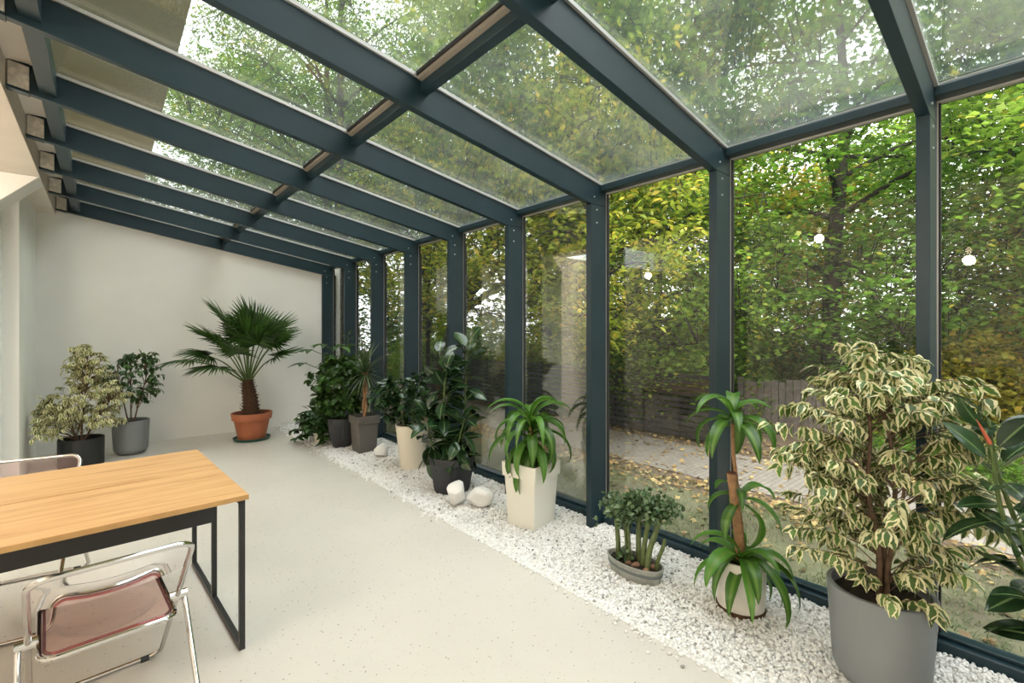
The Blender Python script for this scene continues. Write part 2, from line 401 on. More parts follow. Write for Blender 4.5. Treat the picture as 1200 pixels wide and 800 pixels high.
def arc(pts, n=10):
    """smooth polyline through control points (Catmull-Rom)"""
    P = [np.array(p, float) for p in pts]; P = [2 * P[0] - P[1]] + P + [2 * P[-1] - P[-2]]; out = []
    for i in range(1, len(P) - 2):
        for k in range(n):
            t = k / n; a, b, c, d = P[i - 1:i + 3]
            out.append(.5 * (2 * b + (c - a) * t + (2 * a - 5 * b + 4 * c - d) * t * t + (3 * b - a - 3 * c + d) * t ** 3))
    out.append(P[-2]); return np.array(out)

# ================================================================== THE ROOM
XG = 3.0                      # glass line
Y0, SP = .3655, .9706         # posts
YW = 8.21                     # end wall
XI = 2.795                    # inner edge of the posts
def zb(x): return 2.505 + .168 * (2.757 - x)     # underside of the rafters
def zt(x): return zb(x) + .195                   # top of the rafters
GZ = .035
def struct(mb, name, m, label, **kw):
    o = mb.build(name, m, **kw); return props(o, label, None, None, 'structure')

struct(MB().box(-4.6, 2.2, -2.2, YW + .1, -.12, 0), 'floor', M['floor'], 'pale speckled resin floor of the glazed room')
struct(MB().add([(2.06, -2.2, -.12), (3.0, -2.2, -.12), (3.0, YW, -.12), (2.06, YW, -.12), (2.06, -2.2, .004), (3.0, -2.2, GZ), (3.0, YW, GZ), (2.06, YW, .004)],
                [(0, 3, 2, 1), (4, 5, 6, 7), (0, 1, 5, 4), (1, 2, 6, 5), (2, 3, 7, 6), (3, 0, 4, 7)]),
       'gravel_floor', M['gravelbed'], 'shallow bed for the white gravel along the glass wall')
# end wall: follows the slope of the roof
struct(MB().prism_y([(-.66, -.1), (XG + .12, -.1), (XG + .12, zt(XG) + .0), (-.66, zt(-.66))], YW, YW + .25), 'wall_back', M['wall'], 'white end wall under the sloping glass roof')
# side wall under the cream beam, set back from the beam's face
struct(MB().box(-.90, -.64, 6.72, YW, -.1, 3.0), 'wall_left', M['wall'], 'white wall set back beneath the cream beam beside the end wall')
# portal pillar with haunch
struct(MB().prism_y([(-4.6, -.1), (-.755, -.1), (-.755, 2.70), (-.47, 2.998), (-4.6, 2.998)], 6.34, 6.72), 'wall_partition', M['wall'], 'white cross wall whose sloped haunch carries the cream beam', bevel=.006)
struct(MB().box(-.90, -.465, -2.2, YW, 3.0, 3.21), 'lintel', M['lintel'], 'cream beam that carries the upper ends of the rafters', bevel=.004)
struct(MB().box(-.90, -.316, -2.2, YW, 3.21, 3.42), 'trim_1', M['ceiling'], 'cream soffit strip above the cream beam between rafters')
struct(MB().box(-4.6, -.90, -2.2, 6.34, 3.42, 3.6), 'ceiling', M['ceiling'], 'white ceiling of the adjoining room')
struct(MB().box(-4.85, -4.6, -2.2, 6.72, -.1, 3.6), 'wall_side', M['wall'], 'white wall of the adjoining room')
struct(MB().box(-4.85, XG + .1, -2.45, -2.2, -.1, 3.42), 'wall_front', M['wall'], 'white wall behind the viewer')
# steel ledger behind the rafter heads
struct(MB().prism_y([(-.316, zt(-.316) - .16), (-.235, zt(-.235) - .16), (-.235, zt(-.235)), (-.316, zt(-.316))], -2.2, YW), 'trim_2', M['steel'], 'dark steel ledger beside the cream beam')

ORD = ['first', 'second', 'third', 'fourth', 'fifth', 'sixth', 'seventh', 'eighth', 'ninth', 'tenth', 'eleventh']
TH = .05
for i in range(-2, 9):
    y = Y0 + SP * i; k = 8 - i
    nth = ORD[k] if k < len(ORD) else ''
    beam = MB().prism_y([(-.36, zb(-.36)), (XI, zb(XI)), (XG - .02, zb(XI)), (XG - .02, zt(XG - .02)), (-.36, zt(-.36))], y, y + TH)
    b = props(beam.build('roof_beam', M['steel'], bevel=.003), f'sloping blue-black steel rafter, {nth} from the white end wall', 'beam', 'rafters of the glass roof', 'structure')
    # bracket at the head of the rafter
    MB().prism_y([(-.455, zb(-.455) + .012), (-.36, zb(-.36) + .012), (-.36, zt(-.36) - .03), (-.455, zt(-.455) - .03)], y - .006, y + TH + .006).build('bracket', M['bracket'], b, bevel=.003)
    MB().prism_y([(-.462, zb(-.462) - .004), (-.36, zb(-.36) - .004), (-.36, zb(-.36) + .012), (-.462, zb(-.462) + .012)], y - .008, y + TH + .008).build('base_plate', M['steel'], b)
    MB().prism_y([(-.462, zt(-.462) - .03), (-.36, zt(-.36) - .03), (-.36, zt(-.36) - .004), (-.462, zt(-.462) - .004)], y - .012, y + TH + .012).build('cap_plate', M['steel'], b)
    # aluminium bead and black seal either side of the rafter's top
    for s_, ya, yb in ((0, y - .014, y), (1, y + TH, y + TH + .014)):
        if i == 8 and s_ == 1: continue
        MB().prism_y([(-.235, zt(-.235) - .022), (XG - .06, zt(XG - .06) - .022), (XG - .06, zt(XG - .06) - .002), (-.235, zt(-.235) - .002)], ya, yb).build('glazing_bead', M['alu'], b)
    for hx, hz in ((2.90, 2.66), (2.83, 2.555)):
        for ys, sg in ((y, -1),):
            o = MB().tube([(hx, ys + sg * .006, hz), (hx, ys, hz)], .006, 6).build('bolt', M['bolt'], b)
    c = MB().box(XI, XG + .02, y, y + TH, -.1, zb(XI) - .001).build('column', M['steel'], bevel=.003)
    props(c, f'upright blue-black steel post, {nth} from the white end wall', 'post', 'posts of the glass wall', 'structure')
    for hx, hz in ((2.86, 2.46), (2.86, 2.36)):
        MB().tube([(hx, y - .005, hz), (hx, y, hz)], .006, 6).build('bolt', M['bolt'], c)

# glazing: one window per bay in the wall, two roof panes per bay
wn = 0
def roofpane(x0, x1, ya, yb):
    return MB().prism_y([(x0, zt(x0) + .004), (x1, zt(x1) + .004), (x1, zt(x1) + .012), (x0, zt(x0) + .012)], ya, yb)
for i in range(-2, 8):
    ya = Y0 + SP * i + TH; yb = Y0 + SP * (i + 1)
    wn += 1
    w = thing(f'window_{wn}', f'tall clear pane in the glass wall, bay {8 - i} from the white end wall', None, (XG, (ya + yb) / 2, 0), kind='structure')
    def wb(mb, name, m, **kw):
        mb.v = [(x - XG, y - (ya + yb) / 2, z) for x, y, z in mb.v]; return mb.build(name, m, w, **kw)
    wb(MB().box(XG, XG + .012, ya + .004, yb - .004, .10, 2.61), 'pane', M['glass'])
    wb(MB().box(2.93, XG + .06, ya, yb, -.05, .085), 'sill_rail', M['steel'], bevel=.006)
    wb(MB().box(2.965, XG + .03, ya + .001, yb - .001, .086, .104), 'lower_bead', M['steel'], bevel=.004)
    wb(MB().prism_y([(2.90, 2.61), (XG + .04, 2.61), (XG + .04, 2.665), (2.955, 2.675), (2.90, 2.655)], ya, yb), 'head_rail', M['steel'], bevel=.004)
    wb(MB().box(2.972, 2.998, ya, yb, 2.600, 2.6095), 'head_bead', M['alu'])
    wb(MB().box(2.945, 2.985, ya, yb, 2.676, 2.684), 'roof_edge_bead', M['alu'])
    for yy0, yy1, yr0, yr1 in ((ya, ya + .006, ya + .006, ya + .014), (yb - .006, yb, yb - .014, yb - .006)):
        wb(MB().box(2.972, 2.998, yy0, yy1, .105, 2.599), 'side_bead', M['alu'])
        wb(MB().box(2.975, 2.998, yr0, yr1, .105, 2.599), 'side_seal', M['rubber'])
    for (x0, x1, what) in ((-.235, 1.30, 'upper'), (1.40, 2.985, 'lower')):
        wn += 1
        o = roofpane(x0, x1, Y0 + SP * i + .012, Y0 + SP * (i + 1) + TH - .012).build(f'window_{wn}', M['roofglass'])
        props(o, f'{what} sloping roof pane, bay {8 - i} from the white end wall', None, None, 'structure')
    p = MB().prism_y([(1.325, zt(1.325) - .085), (1.375, zt(1.375) - .085), (1.375, zt(1.375) + .003), (1.325, zt(1.325) + .003)], ya, yb)
    o = props(p.build('purlin_beam', M['steel'], bevel=.003), f'short steel purlin across roof bay {8 - i} from the white end wall', 'beam', 'purlins of the glass roof', 'structure')
    MB().prism_y([(1.300, zt(1.300) - .035), (1.325, zt(1.325) - .035), (1.325, zt(1.325) - .002), (1.300, zt(1.300) - .002)], ya + .014, yb - .014).build('glazing_bead', M['putty'], o)
    MB().prism_y([(1.290, zt(1.29) - .016), (1.300, zt(1.30) - .016), (1.300, zt(1.30) + .003), (1.290, zt(1.29) + .003)], ya + .014, yb - .014).build('seal', M['rubber'], o)

# ------------------------------------------------------------------ gravel (stuff)
def gravel():
    rng = rnd(5)
    ico = bmesh.new(); bmesh.ops.create_icosphere(ico, subdivisions=1, radius=1.)
    bv = np.array([v.co[:] for v in ico.verts]); bf = np.array([[v.index for v in f.verts] for f in ico.faces]); ico.free()
    n1, n2 = 30000, 20000
    y = np.concatenate([rng.uniform(-.6, 3.2, n1), rng.uniform(3.2, 8.2, n2)])
    edge = 2.10 + .012 * np.sin(y * 9) + .02 * np.sin(y * 3.1)
    n = n1 + n2
    u = rng.random(n); x = edge + (2.925 - edge) * u
    stray = rng.random(n) < .012; x = np.where(stray, edge - np.abs(rng.normal(0, .05, n)), x)
    base = np.where(x > edge, .004 + (GZ - .004) * (x - 2.06) / .94, 0)
    size = np.where(np.arange(n) < n1, rng.uniform(.006, .0125, n), rng.uniform(.009, .016, n))
    z = base + np.where(stray, size * .5, rng.uniform(0, .012, n) * np.clip((x - edge) / .1, .1, 1))
    A = rng.normal(size=(n, 3, 3)); Q = np.linalg.qr(A)[0]
    S = size[:, None] * rng.uniform(.6, 1.25, (n, 3))
    jit = 1 + rng.normal(0, .13, (n, len(bv), 1))
    V = np.einsum('nij,nkj->nki', Q, bv[None] * jit * S[:, None]); V[:, :, 2] *= .8
    V += np.stack([x, y, z], -1)[:, None]
    ok = np.ones(n, bool)
    for i in range(9):
        yy = Y0 + SP * i; ok &= ~((x > XI - .012) & (y > yy - .012) & (y < yy + TH + .012))
    V = V[ok]; n = len(V)
    F = (bf[None] + (np.arange(n) * len(bv))[:, None, None]).reshape(-1, 3)
    o = link('gravel', mesh_arrays('gravel', V.reshape(-1, 3), F, smooth=False), M['gravel'])
    props(o, 'white marble gravel strip along the foot of the glass wall', 'gravel', None, 'stuff')
gravel()

# ------------------------------------------------------------------ white rocks
def rock(x, y, sx, sy, sz, seed, label, rot=0.):
    rng = rnd(seed); bm = bmesh.new(); bmesh.ops.create_icosphere(bm, subdivisions=4, radius=1.)
    pl = nrm(rng.normal(size=(11, 3))); dd = rng.uniform(.66, .92, 11)
    for v in bm.verts:
        p = np.array(v.co[:])
        for q, d in zip(pl, dd):
            e = p @ q - d
            if e > 0: p = p - q * e * .97
        v.co = Vector((p[0] * sx, p[1] * sy, p[2] * sz))
    zmin = min(v.co.z for v in bm.verts)
    for v in bm.verts: v.co.z -= zmin
    me = bpy.data.meshes.new('rock'); bm.to_mesh(me); bm.free()
    me.polygons.foreach_set('use_smooth', np.ones(len(me.polygons), bool))
    o = link('rock', me, M['stone']); o.location = (x, y, .012 + GZ * (x - 2.06) / .94); o.rotation_euler.z = rot
    return props(o, label, 'rock', 'white rocks on the gravel')
rock(2.305, 3.395, .098, .09, .108, 3, 'blocky upright white rock on the gravel in front of the charcoal pot', .4)
rock(2.43, 3.225, .125, .09, .085, 8, 'low flattened white rock on the gravel beside the blocky upright rock', -.75)
rock(2.50, 5.29, .10, .09, .09, 15, 'lone white rock on the gravel between the taupe and cream pots', .3)

# ------------------------------------------------------------------ table and chairs
TR = rad(2.8)
tb = thing('dining_table', 'long light oak table with black metal frame on the pale floor', 'table', (.522, 2.525, 0), TR)
TL, TD, TZ = 1.75, 1.19, .745
MB().box(-TL, 0, 0, .599, TZ - .024, TZ).build('tabletop', M['wood'], tb, bevel=.002)['label'] = 'front oak board of the table top'
MB().box(-TL, 0, .611, TD, TZ - .024, TZ).build('tabletop', M['wood'], tb, bevel=.002)['label'] = 'rear oak board of the table top'
MB().box(-TL, 0, -.0015, .0005, TZ - .0235, TZ - .001).build('edge_band', M['woodedge'], tb)
MB().box(-TL + .03, -.03, .59, .62, .445, TZ - .026).build('modesty_panel', M['black'], tb, bevel=.003)
for x0 in (-.035, -TL + .01):
    fr = MB().box(x0, x0 + .025, .02, TD - .02, TZ - .05, TZ - .024).build('top_rail', M['black'], tb, bevel=.002)
    MB().box(x0, x0 + .025, .02, TD - .02, 0, .025).build('floor_rail', M['black'], tb, bevel=.002)
    for ly in (.02, .592, TD - .045):
        MB().box(x0, x0 + .025, ly, ly + .025, .025, TZ - .05).build('leg', M['black'], tb, bevel=.002)

def rloop(w, pts):
    """closed loop tube path symmetric in x: pts (y,z) at top and bottom, with rounded corners; returns points"""
    (y0, z0), (y1, z1) = pts; d = Vector((0, y1 - y0, z1 - z0)); ln = d.length; d.normalize(); out = []; r = .055
    base = Vector((0, y0, z0))
    for cx, cs, a0 in ((w - r, r, -90), (w - r, ln - r, 0), (-w + r, ln - r, 90), (-w + r, r, 180)):
        for k in range(7):
            a = rad(a0 + 90 * k / 6); out.append(base + Vector((cx + r * math.cos(a), 0, 0)) + d * (cs + r * math.sin(a)))
    return out
def make_chair(label, loc, rotz):
    t = thing('folding_chair', label, 'chair', loc, rotz, 'folding chairs at the table')
    # local: +y is where a sitter faces; hinge at y=0, z=.455
    w = .215
    fa = MB().tube(rloop(w, ((-.305, .755), (.39, .011))), .010, 10, closed=True).build('back_frame', M['chrome'], t, smooth=True)
    lp = rloop(w + .024, ((.0, .432), (-.40, .011)))
    fb = MB().tube([Vector((w + .024, 0, .432))] + lp[7:21] + [Vector((-w - .024, 0, .432))], .010, 10)
    fb.build('rear_leg_frame', M['chrome'], t, smooth=True)
    for s in (-1, 1):
        MB().tube([(s * (w - .026), 0, .432), (s * (w + .034), 0, .432)], .020, 18).build('hinge', M['chrome'], t, smooth=True)
    for (yy, ww) in ((.385, w), (-.395, w + .024)):
        for s in (-1, 1):
            MB().tube([(s * (ww - .075), yy, .0105), (s * (ww - .045), yy, .0105)], .0125, 10).build('floor_cap', M['blackcap'], t, smooth=True)
    # seat: chrome hoop round a clear pink shell with a shallow oval hollow
    sy0, sy1, sz = -.165, .265, .438; hw = .187; ym = (sy0 + sy1) / 2; hy = (sy1 - sy0) / 2
    hoop = [(p[0], p[1] + ym, sz - .006) for p in rsq(hw, 0, .045, 6, hy)]
    MB().tube(hoop, .0085, 8, closed=True).build('seat_frame', M['chrome'], t, smooth=True)
    nx, ny = 44, 46; vs = []; fs = []
    for j in range(ny + 1):
        for i in range(nx + 1):
            u = -1 + 2 * i / nx; v = -1 + 2 * j / ny
            x = u * (hw - .010); y = v * (hy - .010)
            r2 = (x / (hw * .80)) ** 2 + (y / (hy * .78)) ** 2
            z = -.016 * max(0, 1 - r2) ** .5 if r2 < 1 else 0
            e = max(abs(u), abs(v)); z += .004 * max(0, (e - .9) / .1)
            # rounded corners
            cx, cy = hw - .045, hy - .045
            if abs(x) > cx and abs(y) > cy:
                dx, dy = abs(x) - cx, abs(y) - cy; q = math.hypot(dx, dy)
                m_ = .035
                if q > m_: x = math.copysign(cx + dx * m_ / q, x); y = math.copysign(cy + dy * m_ / q, y)
            vs.append((x, y + ym, sz + .004 + z))
    for j in range(ny):
        for i in range(nx): a = j * (nx + 1) + i; fs.append((a, a + 1, a + nx + 2, a + nx + 1))
    st = MB().add(vs, fs).build('seat', M['pink'], t, smooth=True, angle=180)
    MB().tube([(p[0], p[1] + ym, sz + .005) for p in rsq(hw - .012, 0, .04, 6, hy - .012)], .0055, 6, closed=True).build('rim', M['pinkrim'], st, smooth=True)
    # backrest: curved clear panel in the top of the back frame
    d = Vector((0, .695, -.744)); d.normalize(); nn = Vector((0, -d.z, d.y)) * -1
    vs = []; fs = []; nx, nz = 24, 8
    for j in range(nz + 1):
        for i in range(nx + 1):
            u = -1 + 2 * i / nx; s = .012 + .175 * j / nz
            x = u * (w - .004)
            if j == 0: x *= .90
            if j == 1: x *= .985
            bow = .024 * (1 - u * u)
            vs.append(Vector((0, -.305, .755)) + Vector((x, 0, 0)) + d * s + nn * bow * min(1, j / 3))
    for j in range(nz):
        for i in range(nx): a = j * (nx + 1) + i; fs.append((a, a + 1, a + nx + 2, a + nx + 1))
    bk = MB().add(vs, fs).build('backrest', M['pink'], t, smooth=True, angle=180)
    for s in (0, nx): MB().tube([vs[j * (nx + 1) + s] for j in range(1, nz + 1)], .004, 6).build('rim', M['pinkrim'], bk, smooth=True)
    return t
ch1 = make_chair('pink clear plastic folding chair on the open floor side of the oak table', (.012, 2.36, 0), rad(4.))
def copy_tree(o, parent=None):
    c = o.copy(); COL.objects.link(c)
    if parent is not None: c.parent = parent
    for ch in list(o.children): copy_tree(ch, c)
    return c
ch2 = copy_tree(ch1); ch2.location = (-.365, 3.73, 0); ch2.rotation_euler.z = rad(180 - 8)
ch2['label'] = 'pink folding chair behind the oak table, only its backrest rising above it'

# ------------------------------------------------------------------ pots
def pot_round(name_parent, prof_out, wall, soil_z, m, n=48):
    """prof_out: (r,z) from the base up to the rim; a hollow pot with soil"""
    top = prof_out[-1]
    inner = [(top[0] - wall, top[1]), (top[0] - wall - .002, soil_z - .03)]
    p = MB().lathe([(max(.001, prof_out[0][0] - .002), prof_out[0][1])] + prof_out + inner, n).build('pot', m, name_parent, smooth=True, angle=35)
    soil(name_parent, top[0] - wall - .001, soil_z)
    return p
def soil(parent, r, z, sx=1., sy=1., sq=False, rot=0.):
    rng = rnd(int(r * 9999)); mb = MB()
    if sq:
        mb.box(-r, r, -r, r, z - .02, z)
    else:
        nr = 7; na = 26; vs = [(0, 0, z + .008)]; fs = []
        for k in range(1, nr + 1):
            for j in range(na):
                q = r * k / nr; vs.append((q * sx * math.cos(2 * PI * j / na), q * sy * math.sin(2 * PI * j / na), z + rng.normal(0, .003) + .008 * (1 - (k / nr) ** 2)))
        for j in range(na): fs.append((0, 1 + j, 1 + (j + 1) % na))
        for k in range(nr - 1):
            for j in range(na): a = 1 + k * na; fs.append((a + j, a + na + j, a + na + (j + 1) % na, a + (j + 1) % na))
        mb.add(vs, fs)
    return mb.build('soil', M['soil'], parent, smooth=True)
def gz(x): return .004 + (GZ - .004) * (x - 2.06) / .94
def bevelpot(r0, r1, h, rb, z0=0.):
    """straight pot with a rounded bottom edge"""
    pr = [(r0 - rb, z0)]
    for k in range(1, 9):
        a = rad(90 * k / 8); pr.append((r0 - rb + rb * math.sin(a), z0 + rb - rb * math.cos(a)))
    pr.append((r1, z0 + h - .004)); pr.append((r1 - .003, z0 + h)); return pr
XLIM = 2.965

# shrub with twiggy branches, used for the small leaved plants
def shrub(t, off, seed, stems, srad, tips, n_per, Lr, Wr, mt, prof='point', droop=(.5, 1.3), dirmix=(.5, .55, .45), start=.35, lift=.10, twig_r=.0035, barkm=None, seg=4, fold=.15, xmax=XLIM, ymax=None, zmin=None, upn=1., xmin=None, woodname='branches'):
    rng = rnd(seed)
    tw, P, T = grow(rng, stems, tips, n_per, start, lift, .05, twig_r)
    wood(stems, srad, tw, off).build(woodname, barkm or M['bark'], t, smooth=True, angle=180)
    n = len(P); out = P - np.array([off[0], off[1], 0]); out[:, 2] = 0; out = nrm(out)
    D = T * dirmix[0] + nrm(rng.normal(size=(n, 3))) * dirmix[1] + np.array([0, 0, -1.]) * dirmix[2] + out * .25
    Nn = np.array([0, 0, upn]) + out * .35 + rng.normal(0, .35, (n, 3))
    return blades_obj('foliage', mt, t, off, (P, D, Nn, rng.uniform(*Lr, n), rng.uniform(*Wr, n), rng.uniform(*droop, n)), dict(prof=prof, seg=seg, fold=fold), xmax, ymax, zmin, xmin)
def ellipsoid_tips(rng, c, r, n, inner=.55, zpow=1.):
    d = nrm(rng.normal(size=(n, 3))); q = (inner + (1 - inner) * rng.random(n) ** .6)[:, None]
    return np.array(c) + d * q * np.array(r)

# 1 --- large variegated weeping fig, grey tub, near the glass
def plant_big_fig():
    x, y = 2.492, .487; off = (x, y, gz(x))
    t = thing('potted_weeping_fig', 'large cream-edged weeping fig in a big grey tub, the biggest plant against the glass', 'plant', off, 0, None)
    pot_round(t, bevelpot(.170, .190, .42, .10), .016, .375, M['greypot'])
    b = np.array([x, y, 0]); rng = rnd(11)
    stems = [arc([b + (-.01, .0, .36), b + (-.02, .0, .6), b + (-.05, .03, .85), b + (-.06, .02, 1.1), b + (-.05, .04, 1.32)]),
             arc([b + (.02, .01, .36), b + (.03, -.01, .6), b + (.06, -.04, .82), b + (.08, -.02, 1.05), b + (.07, .02, 1.22)]),
             arc([b + (.0, -.02, .36), b + (.0, -.03, .55), b + (-.03, -.07, .75), b + (-.08, -.10, .95)])]
    sr = [np.linspace(.013, .005, len(s)) for s in stems]
    tips = []
    # tiers: (z, radius, n)
    for z, r, n in ((.60, .26, 12), (.70, .33, 20), (.82, .37, 26), (.94, .39, 28), (1.05, .39, 26), (1.16, .37, 26), (1.27, .34, 26), (1.35, .28, 20), (1.41, .18, 12)):
        for k in range(n):
            a = rng.uniform(0, 2 * PI); q = r * (.45 + .62 * rng.random() ** .7)
            tips.append(b + (q * math.cos(a) - .03, q * math.sin(a), z + rng.normal(0, .055)))
    # the long low sprays
    for q in ((.33, -.28, .60), (.30, -.22, .68), (.25, -.30, .64), (-.36, .22, .64), (-.30, -.1, .52), (-.16, -.2, .50), (-.42, .30, 1.14), (-.40, .25, 1.02), (-.1, -.2, .46)):
        tips.append(b + q)
    shrub(t, off, 12, stems, sr, np.array(tips), 15, (.052, .080), (.034, .048), M['varieg'], droop=(.1, 1.1), dirmix=(.4, .7, .7), lift=.07, twig_r=.0026, start=.25, xmax=2.95, upn=.7)
plant_big_fig()

# 2 --- rubber plant beyond the frame edge, its leaves reach in
def rubber(t, off, seed, stems, srad, leafpos, Lr, Wr, mt, xmax=XLIM, n_extra=0):
    rng = rnd(seed); P = []; D = []; Nn = []
    for s in stems:
        m_ = len(s)
        for k in range(leafpos[0], m_, leafpos[1]):
            az = k * 2.4 + rng.normal(0, .3); f = k / (m_ - 1)
            el = rad(-28 + 80 * f ** 2 + rng.normal(0, 24))
            d = np.array([math.cos(az) * math.cos(el), math.sin(az) * math.cos(el), math.sin(el)])
            P.append(s[k] + d * .03); D.append(d); Nn.append(np.array([0, 0, 1.]) + rng.normal(0, .45, 3) + np.array([d[0], d[1], 0]) * .5)
    P = np.array(P); D = np.array(D); n = len(P)
    mb = wood(stems, srad, [], off, 8)
    for p, d in zip(P, D): mb.tube([p - d * .035 - np.array(off), p + d * .004 - np.array(off)], .0025, 5)
    mb.build('stems', M['greenstem'], t, smooth=True, angle=180)
    return blades_obj('foliage', mt, t, off, (P, D, np.array(Nn), rng.uniform(*Lr, n), rng.uniform(*Wr, n), rng.uniform(.2, .9, n)), dict(prof='oval', seg=8, fold=.12), xmax)
def plant_rubber_near():
    x, y = 2.30, -.06; off = (x, y, gz(x))
    t = thing('potted_rubber_plant', 'dark rubber plant reaching into view beside the big variegated fig', 'plant', off)
    pot_round(t, bevelpot(.13, .165, .30, .03), .014, .27, M['charpot'])
    b = np.array([x, y, 0])
    stems = [arc([b + (0, 0, .3), b + (-.02, .08, .6), b + (-.05, .17, .9), b + (-.08, .20, 1.15)], 7),
             arc([b + (.02, .0, .3), b + (.04, .06, .6), b + (.05, .14, .85), b + (.02, .19, 1.05), b + (.0, .21, 1.22)], 6),
             arc([b + (-.02, -.02, .3), b + (-.04, .04, .55), b + (-.09, .10, .75), b + (-.11, .14, .92)], 6)]
    rubber(t, off, 31, stems, [np.linspace(.011, .005, len(s)) for s in stems], (5, 1), (.12, .165), (.062, .085), M['rubber_leaf'])
    bud = arc([b + (-.08, .20, 1.15), b + (-.09, .22, 1.20), b + (-.11, .23, 1.23)], 4)
    MB().tube(bud - np.array(off), list(np.linspace(.007, .001, len(bud))), 7).build('leaf_bud', simple('red_leaf_sheath', (.45, .10, .05), .5), t, smooth=True)
plant_rubber_near()

# 3 --- corn plant with a sawn cane in a white pot
def rosette(rng, c, n, Lr, Wr, el=(80, -20), az0=0., span=2 * PI, lean=None):
    P = []; D = []; Nn = []
    for k in range(n):
        f = (k + .5) / n; az = az0 + k * 2.399 if span > 6 else az0 + span * (rng.random() - .5)
        e = rad(el[0] + (el[1] - el[0]) * f + rng.normal(0, 7))
        d = np.array([math.cos(az) * math.cos(e), math.sin(az) * math.cos(e), math.sin(e)])
        if lean is not None: d = d + lean
        up = np.array([-math.cos(az) * math.sin(e), -math.sin(az) * math.sin(e), math.cos(e)])
        P.append(np.array(c) + d * .012 - np.array([0, 0, .06 * f])); D.append(d); Nn.append(up)
    return P, D, Nn, rng.uniform(Lr[0], Lr[1], n), rng.uniform(Wr[0], Wr[1], n)
def plant_corn():
    x, y = 2.615, 1.119; off = (x, y, gz(x)); rng = rnd(41)
    t = thing('potted_corn_plant', 'corn plant with a sawn tan cane in a white ceramic pot on the gravel', 'plant', off)
    MB().lathe([(.120, 0), (.124, .004), (.124, .018), (.118, .022)], 44).build('saucer', M['fibre'], t, smooth=True)
    pr = [(.110, .018), (.118, .024), (.121, .06), (.127, .27), (.124, .276)]
    pot_round(t, pr, .012, .245, M['whitepot'])
    b = np.array([x, y, 0])
    A = arc([b + (.01, .0, .24), b + (-.005, .01, .45), b + (-.03, .02, .62), b + (-.045, .03, .755)], 6)
    mb = MB(); mb.tube(A - np.array(off), list(np.linspace(.027, .024, len(A))), 12); cane = mb.build('cane', M['cane'], t, smooth=True, angle=50)
    MB().tube([A[-1] - np.array(off) + np.array([0, 0, .0]), A[-1] - np.array(off) + np.array([0, 0, .006])], .0255, 12).build('sawn_end', M['caneend'], cane, smooth=True, angle=50)
    S = arc([A[-5] + np.array([.02, -.01, 0]), b + (-.01, .02, .73), b + (-.02, .03, .86), b + (-.03, .03, 1.02)], 6)
    MB().tube(S - np.array(off), list(np.linspace(.011, .010, len(S))), 9).build('stem', M['cane'], t, smooth=True)
    sets = [rosette(rng, S[-1] + np.array([0, 0, .05]), 15, (.22, .33), (.058, .075), (80, -5), .4),
            rosette(rng, A[-6] + np.array([.03, -.02, .0]), 8, (.20, .32), (.055, .07), (55, -15), 1.2),
            rosette(rng, b + (-.03, -.02, .31), 14, (.24, .36), (.06, .075), (70, 0), 2.)]
    P = sum((s[0] for s in sets), []); D = sum((s[1] for s in sets), []); Nn = sum((s[2] for s in sets), [])
    Ln = np.concatenate([s[3] for s in sets]); W = np.concatenate([s[4] for s in sets])
    # single long leaves that hang over the rim
    for d, l in (((-.55, -.35, .25), .42), ((-.2, -.6, .3), .46), ((-.65, .1, .35), .36), ((.25, -.65, .25), .44)):
        P.append(b + (0, 0, .30)); D.append(np.array(d)); Nn.append(np.array([0, 0, 1.])); Ln = np.append(Ln, l); W = np.append(W, .055)
    blades_obj('foliage', M['dracaena'], t, off, (np.array(P), np.array(D), np.array(Nn), Ln, W, rng.uniform(1.5, 2.5, len(P))), dict(prof='strap', seg=10, fold=.22, wave=.3, rng=rng), XLIM, zmin=.05)
plant_corn()

